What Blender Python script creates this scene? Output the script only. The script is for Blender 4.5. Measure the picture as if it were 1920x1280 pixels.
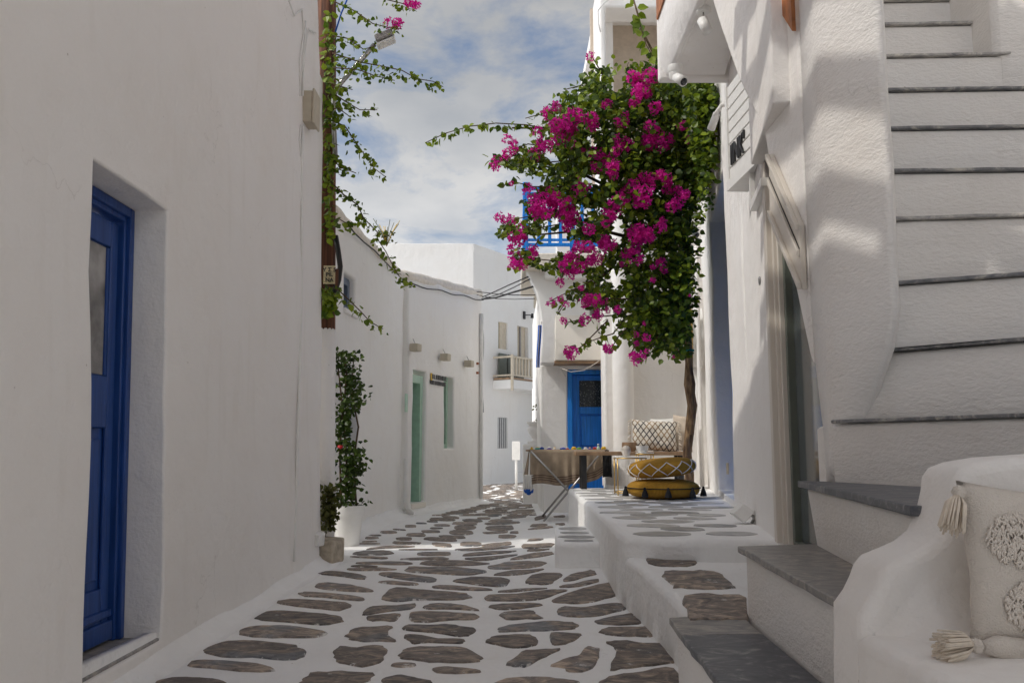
import bpy, bmesh, math, random
from mathutils import Vector, Matrix, noise

random.seed(7)
sc = bpy.context.scene
for o in list(bpy.data.objects):
    bpy.data.objects.remove(o, do_unlink=True)
COL = sc.collection

# ------------------------------------------------------------------ camera
F, EYE = 1600.0, 1.0                       # focal length in photo pixels, eye height
TH = math.atan(195 / 1600)                 # the camera looks up a little
CT, ST = math.cos(TH), math.sin(TH)
cam_d = bpy.data.cameras.new("camera")
cam = bpy.data.objects.new("camera", cam_d)
COL.objects.link(cam)
cam.location = (0, 0, EYE)
cam.rotation_euler = (math.pi / 2 + TH, 0, 0)
cam_d.sensor_width = 36
cam_d.lens = 36 * F / 1920
cam_d.clip_end = 3000
cam_d.clip_start = 0.05
sc.camera = cam
sc.render.resolution_x, sc.render.resolution_y = 1024, 682

# ------------------------------------------------------------------ world and sun
SUN = Vector((-1.0, -0.31, 1.2)).normalized()
wd = bpy.data.worlds.new("World")
sc.world = wd
wd.use_nodes = True
nt = wd.node_tree
nt.nodes.clear()
N = nt.nodes.new
L = nt.links.new
sky = N('ShaderNodeTexSky')
sky.sky_type = 'NISHITA'
sky.sun_disc = False
sky.sun_elevation = math.asin(SUN.z)
sky.sun_rotation = math.atan2(SUN.x, SUN.y)
sky.air_density, sky.dust_density, sky.ozone_density = 1.0, 2.0, 2.0
tc = N('ShaderNodeTexCoord')
sep = N('ShaderNodeSeparateXYZ')
L(tc.outputs['Generated'], sep.inputs[0])
zz = N('ShaderNodeMath'); zz.operation = 'MAXIMUM'; zz.inputs[1].default_value = 0.0
L(sep.outputs['Z'], zz.inputs[0])
za = N('ShaderNodeMath'); za.operation = 'ADD'; za.inputs[1].default_value = 0.22
L(zz.outputs[0], za.inputs[0])
dx = N('ShaderNodeMath'); dx.operation = 'DIVIDE'
dy = N('ShaderNodeMath'); dy.operation = 'DIVIDE'
L(sep.outputs['X'], dx.inputs[0]); L(za.outputs[0], dx.inputs[1])
L(sep.outputs['Y'], dy.inputs[0]); L(za.outputs[0], dy.inputs[1])
cmb = N('ShaderNodeCombineXYZ')
L(dx.outputs[0], cmb.inputs['X']); L(dy.outputs[0], cmb.inputs['Y'])
n1 = N('ShaderNodeTexNoise'); n1.inputs['Scale'].default_value = 3.0
n1.inputs['Detail'].default_value = 10; n1.inputs['Roughness'].default_value = 0.6
n1.inputs['Distortion'].default_value = 0.25
mp = N('ShaderNodeMapping'); mp.inputs['Location'].default_value = (3.35, 1.2, 0.4)
L(cmb.outputs[0], mp.inputs[0]); L(mp.outputs[0], n1.inputs['Vector'])
rp = N('ShaderNodeValToRGB')
rp.color_ramp.elements[0].position = 0.40; rp.color_ramp.elements[1].position = 0.55; rp.color_ramp.elements[0].color = (0.2, 0.2, 0.2, 1)
L(n1.outputs['Fac'], rp.inputs[0])
n2 = N('ShaderNodeTexNoise'); n2.inputs['Scale'].default_value = 4.0; n2.inputs['Detail'].default_value = 6
L(mp.outputs[0], n2.inputs['Vector'])
bw = N('ShaderNodeRGBToBW'); L(sky.outputs[0], bw.inputs[0])   # clouds take the brightness of the sky they hang in
rc = N('ShaderNodeValToRGB')                     # their own grey and white
rc.color_ramp.elements[0].position = 0.3; rc.color_ramp.elements[0].color = (1.62, 1.70, 1.82, 1)
rc.color_ramp.elements[1].position = 0.7; rc.color_ramp.elements[1].color = (2.28, 2.28, 2.28, 1)
L(n2.outputs['Fac'], rc.inputs[0])
cl_ = N('ShaderNodeVectorMath'); cl_.operation = 'SCALE'
L(rc.outputs[0], cl_.inputs[0]); L(bw.outputs[0], cl_.inputs['Scale'])
mx = N('ShaderNodeMix'); mx.data_type = 'RGBA'
L(rp.outputs[0], mx.inputs['Factor']); L(sky.outputs[0], mx.inputs['A']); L(cl_.outputs[0], mx.inputs['B'])
bg = N('ShaderNodeBackground'); bg.inputs['Strength'].default_value = 0.15
L(mx.outputs['Result'], bg.inputs['Color'])
wo = N('ShaderNodeOutputWorld'); L(bg.outputs[0], wo.inputs[0])

sd = bpy.data.lights.new("sun", 'SUN')
sd.energy, sd.angle, sd.color = 2.0, math.radians(0.75), (1.0, 0.95, 0.87)
so = bpy.data.objects.new("sun", sd)
COL.objects.link(so)
so.rotation_euler = SUN.to_track_quat('Z', 'Y').to_euler()
so.location = (-6, -6, 12)

vs = sc.view_settings
vs.view_transform, vs.look, vs.exposure, vs.gamma = 'Standard', 'None', -0.25, 1
vs.use_curve_mapping = False
sc.render.engine = 'CYCLES'
sc.cycles.max_bounces = 10
sc.cycles.diffuse_bounces = 8
sc.cycles.glossy_bounces = 3
sc.cycles.transmission_bounces = 4
sc.cycles.transparent_max_bounces = 6
sc.cycles.use_denoising = True
sc.cycles.caustics_reflective = False
sc.cycles.caustics_refractive = False

# ------------------------------------------------------------------ survey helpers (photo pixel -> place)
def ray(u, v):
    a, b = (u - 960) / F, (640 - v) / F
    return Vector((a, CT - b * ST, ST + b * CT))
def atZ(u, v, z):
    d = ray(u, v); t = (z - EYE) / d.z
    return Vector((d.x * t, d.y * t, z))
def atY(u, v, y):
    d = ray(u, v); t = y / d.y
    return Vector((d.x * t, y, EYE + d.z * t))
class Plane:
    """upright plane through two plan points; its normal looks to the right of p0 -> p1 turned by -90 degrees"""
    def __init__(s, p0, p1):
        s.p = Vector((p0[0], p0[1], 0)); d = Vector((p1[0] - p0[0], p1[1] - p0[1], 0))
        s.len = d.length; s.d = d.normalized(); s.n = Vector((s.d.y, -s.d.x, 0))
    def pt(s, a, z, o=0.0):
        return s.p + s.d * a + s.n * o + Vector((0, 0, z))
    def hit(s, u, v, o=0.0):
        r = ray(u, v); t = (s.p + s.n * o - Vector((0, 0, EYE))).dot(s.n) / r.dot(s.n)
        q = Vector((0, 0, EYE)) + r * t
        return (q - s.p).dot(s.d), q.z
    def hs(s, u, v=835, o=0.0): return s.hit(u, v, o)[0]

# ------------------------------------------------------------------ materials
MATS = {}
def newmat(name):
    m = bpy.data.materials.new(name); m.use_nodes = True; MATS[name] = m
    b = m.node_tree.nodes['Principled BSDF']
    return m, m.node_tree, b
def plain(name, col, rough=0.6, metal=0.0, var=0.08, scale=14.0, bump=0.0, bscale=60.0, spec=0.5):
    m, t, b = newmat(name)
    b.inputs['Roughness'].default_value = rough; b.inputs['Metallic'].default_value = metal
    b.inputs['Specular IOR Level'].default_value = spec
    co = t.nodes.new('ShaderNodeTexCoord')
    nz = t.nodes.new('ShaderNodeTexNoise'); nz.inputs['Scale'].default_value = scale; nz.inputs['Detail'].default_value = 5
    t.links.new(co.outputs['Object'], nz.inputs['Vector'])
    r = t.nodes.new('ShaderNodeValToRGB')
    r.color_ramp.elements[0].position, r.color_ramp.elements[1].position = 0.3, 0.7
    r.color_ramp.elements[0].color = (*[c * (1 - var) for c in col], 1)
    r.color_ramp.elements[1].color = (*[min(1, c * (1 + var)) for c in col], 1)
    t.links.new(nz.outputs['Fac'], r.inputs[0]); t.links.new(r.outputs[0], b.inputs['Base Color'])
    if bump:
        n3 = t.nodes.new('ShaderNodeTexNoise'); n3.inputs['Scale'].default_value = bscale; n3.inputs['Detail'].default_value = 4
        t.links.new(co.outputs['Object'], n3.inputs['Vector'])
        bp = t.nodes.new('ShaderNodeBump'); bp.inputs['Strength'].default_value = bump; bp.inputs['Distance'].default_value = 0.01
        t.links.new(n3.outputs['Fac'], bp.inputs['Height']); t.links.new(bp.outputs[0], b.inputs['Normal'])
    return m
def plaster(name, col=(0.86, 0.838, 0.812), fine=0.25, wave=0.5, fscale=70.0, tint=(0.78, 0.72, 0.65), tamt=0.35, stretch=1.0):
    """limewash over hand-trowelled render"""
    m, t, b = newmat(name)
    nn, ln = t.nodes.new, t.links.new
    b.inputs['Roughness'].default_value = 0.85
    b.inputs['Specular IOR Level'].default_value = 0.25
    co = nn('ShaderNodeTexCoord')
    mpn = nn('ShaderNodeMapping'); mpn.inputs['Scale'].default_value = (1, 1, stretch)
    ln(co.outputs['Object'], mpn.inputs[0])
    a = nn('ShaderNodeTexNoise'); a.inputs['Scale'].default_value = 0.9; a.inputs['Detail'].default_value = 7; a.inputs['Roughness'].default_value = 0.6
    ln(co.outputs['Object'], a.inputs['Vector'])
    r = nn('ShaderNodeMapRange'); r.inputs['From Min'].default_value = 0.45; r.inputs['From Max'].default_value = 0.75
    r.inputs['To Max'].default_value = tamt
    ln(a.outputs['Fac'], r.inputs['Value'])
    mxn = nn('ShaderNodeMix'); mxn.data_type = 'RGBA'
    mxn.inputs['A'].default_value = (*col, 1); mxn.inputs['B'].default_value = (*tint, 1)
    ln(r.outputs[0], mxn.inputs['Factor'])
    # thin runs and smudges of dirt
    mp2 = nn('ShaderNodeMapping'); mp2.inputs['Scale'].default_value = (5, 5, 0.7)
    ln(co.outputs['Object'], mp2.inputs[0])
    s2 = nn('ShaderNodeTexNoise'); s2.inputs['Scale'].default_value = 1.5; s2.inputs['Detail'].default_value = 8
    ln(mp2.outputs[0], s2.inputs['Vector'])
    r2 = nn('ShaderNodeMapRange'); r2.inputs['From Min'].default_value = 0.58; r2.inputs['From Max'].default_value = 0.82; r2.inputs['To Max'].default_value = 0.22
    ln(s2.outputs['Fac'], r2.inputs['Value'])
    mx2 = nn('ShaderNodeMix'); mx2.data_type = 'RGBA'; mx2.inputs['B'].default_value = (0.62, 0.57, 0.5, 1)
    ln(r2.outputs[0], mx2.inputs['Factor']); ln(mxn.outputs['Result'], mx2.inputs['A'])
    # hairline cracks, only here and there
    dn = nn('ShaderNodeTexNoise'); dn.inputs['Scale'].default_value = 3.0; dn.inputs['Detail'].default_value = 5
    ln(co.outputs['Object'], dn.inputs['Vector'])
    dv = nn('ShaderNodeVectorMath'); dv.operation = 'SCALE'; dv.inputs['Scale'].default_value = 0.5; ln(dn.outputs['Color'], dv.inputs[0])
    da = nn('ShaderNodeVectorMath'); da.operation = 'ADD'; ln(co.outputs['Object'], da.inputs[0]); ln(dv.outputs[0], da.inputs[1])
    vo = nn('ShaderNodeTexVoronoi'); vo.feature = 'DISTANCE_TO_EDGE'; vo.inputs['Scale'].default_value = 0.9; ln(da.outputs[0], vo.inputs['Vector'])
    cr = nn('ShaderNodeMapRange'); cr.inputs['From Min'].default_value = 0.0; cr.inputs['From Max'].default_value = 0.004; cr.inputs['To Min'].default_value = 1.0; cr.inputs['To Max'].default_value = 0.0
    ln(vo.outputs['Distance'], cr.inputs['Value'])
    cm = nn('ShaderNodeMapRange'); cm.inputs['From Min'].default_value = 0.55; cm.inputs['From Max'].default_value = 0.62; cm.inputs['To Max'].default_value = 0.22
    cn_ = nn('ShaderNodeTexNoise'); cn_.inputs['Scale'].default_value = 1.3; ln(co.outputs['Object'], cn_.inputs['Vector']); ln(cn_.outputs['Fac'], cm.inputs['Value'])
    cmu = nn('ShaderNodeMath'); cmu.operation = 'MULTIPLY'; ln(cr.outputs[0], cmu.inputs[0]); ln(cm.outputs[0], cmu.inputs[1])
    mx3 = nn('ShaderNodeMix'); mx3.data_type = 'RGBA'; mx3.inputs['B'].default_value = (0.34, 0.31, 0.28, 1)
    ln(cmu.outputs[0], mx3.inputs['Factor']); ln(mx2.outputs['Result'], mx3.inputs['A'])
    # specks of grit
    sk = nn('ShaderNodeTexVoronoi'); sk.inputs['Scale'].default_value = 5.0; ln(co.outputs['Object'], sk.inputs['Vector'])
    sr = nn('ShaderNodeMapRange'); sr.inputs['From Min'].default_value = 0.018; sr.inputs['From Max'].default_value = 0.03; sr.inputs['To Min'].default_value = 0.6; sr.inputs['To Max'].default_value = 0.0
    ln(sk.outputs['Distance'], sr.inputs['Value'])
    mx4 = nn('ShaderNodeMix'); mx4.data_type = 'RGBA'; mx4.inputs['B'].default_value = (0.40, 0.35, 0.30, 1)
    ln(sr.outputs[0], mx4.inputs['Factor']); ln(mx3.outputs['Result'], mx4.inputs['A'])
    ln(mx4.outputs['Result'], b.inputs['Base Color'])
    f1 = nn('ShaderNodeTexNoise'); f1.inputs['Scale'].default_value = fscale; f1.inputs['Detail'].default_value = 5; f1.inputs['Roughness'].default_value = 0.6
    ln(mpn.outputs[0], f1.inputs['Vector'])
    f2 = nn('ShaderNodeTexNoise'); f2.inputs['Scale'].default_value = 5.5; f2.inputs['Detail'].default_value = 4
    ln(mpn.outputs[0], f2.inputs['Vector'])
    b1 = nn('ShaderNodeBump'); b1.inputs['Strength'].default_value = wave; b1.inputs['Distance'].default_value = 0.03
    ln(f2.outputs['Fac'], b1.inputs['Height'])
    b2 = nn('ShaderNodeBump'); b2.inputs['Strength'].default_value = fine; b2.inputs['Distance'].default_value = 0.008
    ln(f1.outputs['Fac'], b2.inputs['Height']); ln(b1.outputs[0], b2.inputs['Normal'])
    ln(b2.outputs[0], b.inputs['Normal'])
    return m
plaster('limewash', fine=0.45, wave=0.7)
plaster('limewash_rough', fine=0.8, wave=0.3, fscale=38, stretch=2.2, tamt=0.5)
plaster('limewash_far', col=(0.86, 0.845, 0.82), fine=0.25, wave=0.5)
plaster('limewash_floor', col=(0.88, 0.875, 0.86), fine=0.6, wave=0.8, fscale=22, tint=(0.74, 0.71, 0.67), tamt=0.4)
plaster('cream_plaster', col=(0.83, 0.78, 0.70), fine=0.3, wave=0.3)
def brushed(name, col, chips=(0.35, 0.33, 0.30)):
    m, t, b = newmat(name)
    nn, ln = t.nodes.new, t.links.new
    co = nn('ShaderNodeTexCoord'); mpn = nn('ShaderNodeMapping'); mpn.inputs['Scale'].default_value = (9, 9, 0.6); ln(co.outputs['Object'], mpn.inputs[0])
    g = nn('ShaderNodeTexNoise'); g.inputs['Scale'].default_value = 5; g.inputs['Detail'].default_value = 7; ln(mpn.outputs[0], g.inputs['Vector'])
    r = nn('ShaderNodeValToRGB'); e = r.color_ramp.elements; e[0].position, e[1].position = 0.3, 0.72
    e[0].color = (*[c * 0.72 for c in col], 1); e[1].color = (*[min(1, c * 1.18 + 0.012) for c in col], 1); ln(g.outputs['Fac'], r.inputs[0])
    k = nn('ShaderNodeTexNoise'); k.inputs['Scale'].default_value = 26; k.inputs['Detail'].default_value = 8; k.inputs['Roughness'].default_value = 0.7; ln(co.outputs['Object'], k.inputs['Vector'])
    kr = nn('ShaderNodeMapRange'); kr.inputs['From Min'].default_value = 0.70; kr.inputs['From Max'].default_value = 0.73; kr.inputs['To Max'].default_value = 0.7; ln(k.outputs['Fac'], kr.inputs['Value'])
    mxn = nn('ShaderNodeMix'); mxn.data_type = 'RGBA'; mxn.inputs['B'].default_value = (*chips, 1); ln(kr.outputs[0], mxn.inputs['Factor']); ln(r.outputs[0], mxn.inputs['A'])
    ln(mxn.outputs['Result'], b.inputs['Base Color']); b.inputs['Roughness'].default_value = 0.42
    bp = nn('ShaderNodeBump'); bp.inputs['Strength'].default_value = 0.35; bp.inputs['Distance'].default_value = 0.004; ln(g.outputs['Fac'], bp.inputs['Height']); ln(bp.outputs[0], b.inputs['Normal'])
brushed('blue_paint', (0.003, 0.22, 0.74)); brushed('navy_paint', (0.007, 0.055, 0.25))
plain('green_paint', (0.10, 0.30, 0.19), 0.45)
plain('pale_green_paint', (0.42, 0.60, 0.48), 0.5)
plain('green_glass', (0.05, 0.10, 0.07), 0.12)
plain('cream_paint', (0.62, 0.54, 0.42), 0.5)
plain('white_paint', (0.78, 0.77, 0.74), 0.45, var=0.04)
plain('grey_blue_paint', (0.13, 0.17, 0.24), 0.45)
plain('grey_paint', (0.30, 0.28, 0.27), 0.6)
plain('door_frame_cream', (0.66, 0.61, 0.54), 0.5, var=0.02, scale=3)
plain('sage_paint', (0.12, 0.135, 0.11), 0.45)
plain('shop_glass', (0.13, 0.15, 0.155), 0.08, var=0.03, scale=2)
plain('dark_glass', (0.02, 0.022, 0.025), 0.08)
plain('curtain_glass', (0.28, 0.27, 0.26), 0.15, var=0.5, scale=6)
plain('black_paint', (0.012, 0.012, 0.013), 0.45)
plain('black_yarn', (0.01, 0.01, 0.012), 0.95, bump=0.8, bscale=200)
plain('steel', (0.42, 0.41, 0.40), 0.35, 0.9)
plain('gold_metal', (0.55, 0.36, 0.12), 0.35, 0.9)
plain('cable', (0.015, 0.014, 0.014), 0.6)
plain('orange_wood', (0.42, 0.15, 0.045), 0.55, var=0.45, scale=9, bump=0.3)
plain('bench_wood', (0.30, 0.19, 0.11), 0.55, var=0.3, scale=10, bump=0.3)
plain('terracotta', (0.36, 0.13, 0.06), 0.8)
plain('beige_plastic', (0.50, 0.44, 0.34), 0.6)
plain('brown_cloth', (0.36, 0.28, 0.20), 0.95, var=0.12, bump=0.4, bscale=300)
plain('stripe_cloth', (0.16, 0.10, 0.075), 0.95)
plain('white_cloth', (0.72, 0.70, 0.66), 0.95, bump=0.3, bscale=200)
plain('ivory_cloth', (0.74, 0.68, 0.61), 0.95, var=0.05, bump=0.7, bscale=260)
plain('ivory_tuft', (0.75, 0.69, 0.62), 1.0, var=0.03, scale=60)
plain('ivory_yarn', (0.72, 0.64, 0.54), 1.0, var=0.15, scale=40)
plain('beige_cloth', (0.56, 0.47, 0.38), 0.95, bump=0.4, bscale=150)
plain('tie_green', (0.02, 0.22, 0.17), 0.6)
plain('stone_block', (0.42, 0.36, 0.28), 0.95, var=0.35, scale=12, bump=1.0, bscale=25)
plain('roof_cream', (0.76, 0.70, 0.61), 0.9, var=0.1, bump=0.5, bscale=18)
plain('grey_oval', (0.36, 0.355, 0.345), 0.35, var=0.28, scale=9, bump=0.3, bscale=30)
_t = MATS['grey_oval'].node_tree; _b = _t.nodes['Principled BSDF']; _oi = _t.nodes.new('ShaderNodeObjectInfo'); _hv = _t.nodes.new('ShaderNodeHueSaturation'); _mr = _t.nodes.new('ShaderNodeMapRange')
_mr.inputs['To Min'].default_value = 0.75; _mr.inputs['To Max'].default_value = 1.25
_src = _b.inputs['Base Color'].links[0].from_socket; _t.links.new(_oi.outputs['Random'], _mr.inputs['Value']); _t.links.new(_mr.outputs[0], _hv.inputs['Value']); _t.links.new(_src, _hv.inputs['Color']); _t.links.new(_hv.outputs[0], _b.inputs['Base Color'])
plain('soil', (0.05, 0.035, 0.025), 0.95)
plain('red_petal', (0.5, 0.01, 0.02), 0.6)
plain('yellow_paint', (0.7, 0.45, 0.03), 0.5)
plain('teal_paint', (0.03, 0.4, 0.42), 0.5)
plain('violet_paint', (0.16, 0.10, 0.42), 0.5)
plain('lime_paint', (0.2, 0.5, 0.06), 0.5)
plain('red_paint', (0.5, 0.05, 0.03), 0.5)
plain('flag_blue', (0.01, 0.09, 0.42), 0.8)
plain('sign_cream', (0.66, 0.56, 0.34), 0.6, var=0.25, scale=25)

def bark_mat(name, c0, c1, zs=0.25, sc_=30):
    m, t, b = newmat(name)
    nn, ln = t.nodes.new, t.links.new
    co = nn('ShaderNodeTexCoord'); mpn = nn('ShaderNodeMapping'); mpn.inputs['Scale'].default_value = (1, 1, zs)
    ln(co.outputs['Object'], mpn.inputs[0])
    nz = nn('ShaderNodeTexNoise'); nz.inputs['Scale'].default_value = sc_; nz.inputs['Detail'].default_value = 6
    ln(mpn.outputs[0], nz.inputs['Vector'])
    r = nn('ShaderNodeValToRGB'); r.color_ramp.elements[0].position = 0.35; r.color_ramp.elements[1].position = 0.68
    r.color_ramp.elements[0].color = (*c0, 1); r.color_ramp.elements[1].color = (*c1, 1)
    ln(nz.outputs['Fac'], r.inputs[0]); ln(r.outputs[0], b.inputs['Base Color'])
    bp = nn('ShaderNodeBump'); bp.inputs['Strength'].default_value = 0.8; bp.inputs['Distance'].default_value = 0.02
    ln(nz.outputs['Fac'], bp.inputs['Height']); ln(bp.outputs[0], b.inputs['Normal'])
    b.inputs['Roughness'].default_value = 0.85
    return m
bark_mat('pole_wood', (0.05, 0.02, 0.012), (0.22, 0.09, 0.045), 0.06, 25)
bark_mat('trunk_bark', (0.10, 0.055, 0.03), (0.40, 0.26, 0.14), 0.3, 22)
bark_mat('stem_bark', (0.05, 0.03, 0.015), (0.16, 0.10, 0.05), 0.3, 40)

def slate_mat():
    """schist paving: brown-grey and blue-grey stone with worn whitewash on it; every stone differs"""
    m, t, b = newmat('slate')
    nn, ln = t.nodes.new, t.links.new
    co = nn('ShaderNodeTexCoord'); oi = nn('ShaderNodeObjectInfo')
    va = nn('ShaderNodeVectorMath'); va.operation = 'ADD'
    sc3 = nn('ShaderNodeVectorMath'); sc3.operation = 'SCALE'; sc3.inputs['Scale'].default_value = 40
    cb = nn('ShaderNodeCombineXYZ'); ln(oi.outputs['Random'], cb.inputs['X']); ln(oi.outputs['Random'], cb.inputs['Y'])
    ln(cb.outputs[0], sc3.inputs[0]); ln(co.outputs['Object'], va.inputs[0]); ln(sc3.outputs[0], va.inputs[1])
    mpn = nn('ShaderNodeMapping'); mpn.inputs['Scale'].default_value = (0.85, 1.2, 1)
    ln(va.outputs[0], mpn.inputs[0])
    g = nn('ShaderNodeTexNoise'); g.inputs['Scale'].default_value = 9; g.inputs['Detail'].default_value = 9; g.inputs['Roughness'].default_value = 0.68
    g.inputs['Distortion'].default_value = 1.3
    ln(mpn.outputs[0], g.inputs['Vector'])
    r = nn('ShaderNodeValToRGB'); e = r.color_ramp.elements
    e[0].position, e[0].color = 0.32, (0.035, 0.031, 0.030, 1)
    e[1].position, e[1].color = 0.70, (0.27, 0.21, 0.155, 1)
    q = e.new(0.5); q.color = (0.105, 0.086, 0.072, 1)
    ln(g.outputs['Fac'], r.inputs[0])
    big = nn('ShaderNodeTexNoise'); big.inputs['Scale'].default_value = 3.5; big.inputs['Detail'].default_value = 4
    ln(va.outputs[0], big.inputs['Vector'])
    rb = nn('ShaderNodeMapRange'); rb.inputs['From Min'].default_value = 0.5; rb.inputs['From Max'].default_value = 0.62
    ln(big.outputs['Fac'], rb.inputs['Value'])
    mu = nn('ShaderNodeMath'); mu.operation = 'MULTIPLY'; ln(rb.outputs[0], mu.inputs[0])
    r01 = nn('ShaderNodeMapRange'); r01.inputs['From Min'].default_value = 0.35; r01.inputs['From Max'].default_value = 0.9; r01.inputs['To Max'].default_value = 0.85
    ln(oi.outputs['Random'], r01.inputs['Value']); ln(r01.outputs[0], mu.inputs[1])
    rg = nn('ShaderNodeValToRGB'); e = rg.color_ramp.elements
    e[0].position, e[0].color = 0.3, (0.045, 0.05, 0.058, 1)
    e[1].position, e[1].color = 0.75, (0.14, 0.145, 0.15, 1)
    ln(g.outputs['Fac'], rg.inputs[0])
    m1 = nn('ShaderNodeMix'); m1.data_type = 'RGBA'
    ln(mu.outputs[0], m1.inputs['Factor']); ln(r.outputs[0], m1.inputs['A']); ln(rg.outputs[0], m1.inputs['B'])
    # tone of the single stone
    hv = nn('ShaderNodeHueSaturation'); hv.inputs['Saturation'].default_value = 1.0; r5 = nn('ShaderNodeMapRange'); r5.inputs['To Min'].default_value = 1.45; r5.inputs['To Max'].default_value = 2.7
    w = nn('ShaderNodeMath'); w.operation = 'MULTIPLY'; w.inputs[1].default_value = 7.31
    w2 = nn('ShaderNodeMath'); w2.operation = 'FRACT'
    ln(oi.outputs['Random'], w.inputs[0]); ln(w.outputs[0], w2.inputs[0]); ln(w2.outputs[0], r5.inputs['Value'])
    ln(r5.outputs[0], hv.inputs['Value']); ln(m1.outputs['Result'], hv.inputs['Color'])
    # worn whitewash
    p = nn('ShaderNodeTexNoise'); p.inputs['Scale'].default_value = 7; p.inputs['Detail'].default_value = 10; p.inputs['Roughness'].default_value = 0.75
    ln(va.outputs[0], p.inputs['Vector'])
    rw = nn('ShaderNodeMapRange'); rw.inputs['From Min'].default_value = 0.62; rw.inputs['From Max'].default_value = 0.67; rw.inputs['To Max'].default_value = 0.85
    ea = nn('ShaderNodeAttribute'); ea.attribute_name = 'edge'
    ep = nn('ShaderNodeMath'); ep.operation = 'POWER'; ep.inputs[1].default_value = 2.5; ln(ea.outputs['Fac'], ep.inputs[0])
    em = nn('ShaderNodeMath'); em.operation = 'MULTIPLY_ADD'; em.inputs[1].default_value = 0.09; ln(ep.outputs[0], em.inputs[0]); ln(p.outputs['Fac'], em.inputs[2])
    ln(em.outputs[0], rw.inputs['Value'])
    m2 = nn('ShaderNodeMix'); m2.data_type = 'RGBA'; m2.inputs['B'].default_value = (0.78, 0.76, 0.73, 1)
    ln(rw.outputs[0], m2.inputs['Factor']); ln(hv.outputs[0], m2.inputs['A'])
    ln(m2.outputs['Result'], b.inputs['Base Color'])
    b.inputs['Roughness'].default_value = 0.62
    bp = nn('ShaderNodeBump'); bp.inputs['Strength'].default_value = 0.9; bp.inputs['Distance'].default_value = 0.02
    ln(g.outputs['Fac'], bp.inputs['Height']); ln(bp.outputs[0], b.inputs['Normal'])
slate_mat()
def marble_mat(name, c0, c1, c2, ang=0.5):
    m, t, b = newmat(name)
    nn, ln = t.nodes.new, t.links.new
    co = nn('ShaderNodeTexCoord'); mpn = nn('ShaderNodeMapping')
    mpn.inputs['Rotation'].default_value = (0, 0, ang); mpn.inputs['Scale'].default_value = (2.0, 3.4, 3)
    ln(co.outputs['Object'], mpn.inputs[0])
    g = nn('ShaderNodeTexNoise'); g.inputs['Scale'].default_value = 2.6; g.inputs['Detail'].default_value = 11; g.inputs['Roughness'].default_value = 0.7
    g.inputs['Distortion'].default_value = 2.6
    ln(mpn.outputs[0], g.inputs['Vector'])
    r = nn('ShaderNodeValToRGB'); e = r.color_ramp.elements
    e[0].position, e[0].color = 0.3, (*c0, 1); e[1].position, e[1].color = 0.72, (*c2, 1)
    q = e.new(0.52); q.color = (*c1, 1)
    ln(g.outputs['Fac'], r.inputs[0]); ln(r.outputs[0], b.inputs['Base Color'])
    b.inputs['Roughness'].default_value = 0.42
    bp = nn('ShaderNodeBump'); bp.inputs['Strength'].default_value = 0.15; bp.inputs['Distance'].default_value = 0.006
    ln(g.outputs['Fac'], bp.inputs['Height']); ln(bp.outputs[0], b.inputs['Normal'])
marble_mat('marble_dark', (0.05, 0.056, 0.07), (0.10, 0.105, 0.12), (0.34, 0.33, 0.32))
marble_mat('marble_grey', (0.13, 0.13, 0.135), (0.27, 0.255, 0.24), (0.50, 0.45, 0.38), 0.9)
marble_mat('marble_edge', (0.08, 0.085, 0.095), (0.21, 0.21, 0.215), (0.66, 0.62, 0.54), 0.2)
marble_mat('marble_pale', (0.16, 0.16, 0.17), (0.42, 0.40, 0.38), (0.80, 0.76, 0.68), 0.2)
def leaf_mat(name, c0, c1, trans=0.35, rough=0.45):
    m, t, b = newmat(name)
    nn, ln = t.nodes.new, t.links.new
    ge = nn('ShaderNodeNewGeometry'); oi = nn('ShaderNodeObjectInfo')
    ad = nn('ShaderNodeMath'); ad.operation = 'ADD'; ln(ge.outputs['Random Per Island'], ad.inputs[0]); ln(oi.outputs['Random'], ad.inputs[1])
    fr = nn('ShaderNodeMath'); fr.operation = 'FRACT'; ln(ad.outputs[0], fr.inputs[0])
    r = nn('ShaderNodeValToRGB'); r.color_ramp.elements[0].color = (*c0, 1); r.color_ramp.elements[1].color = (*c1, 1)
    ln(fr.outputs[0], r.inputs[0]); ln(r.outputs[0], b.inputs['Base Color'])
    b.inputs['Roughness'].default_value = rough; b.inputs['Specular IOR Level'].default_value = 0.35
    tr = nn('ShaderNodeBsdfTranslucent'); ln(r.outputs[0], tr.inputs['Color'])
    ms = nn('ShaderNodeMixShader'); ms.inputs[0].default_value = trans
    ln(b.outputs[0], ms.inputs[1]); ln(tr.outputs[0], ms.inputs[2])
    ln(ms.outputs[0], t.nodes['Material Output'].inputs['Surface'])
leaf_mat('leaf_green', (0.05, 0.105, 0.008), (0.26, 0.34, 0.02))
leaf_mat('leaf_dark', (0.02, 0.042, 0.008), (0.075, 0.125, 0.015))
leaf_mat('leaf_olive', (0.05, 0.05, 0.012), (0.13, 0.14, 0.03))
leaf_mat('bract_magenta', (0.55, 0.008, 0.24), (0.90, 0.03, 0.50), 0.45, 0.6)
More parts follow.
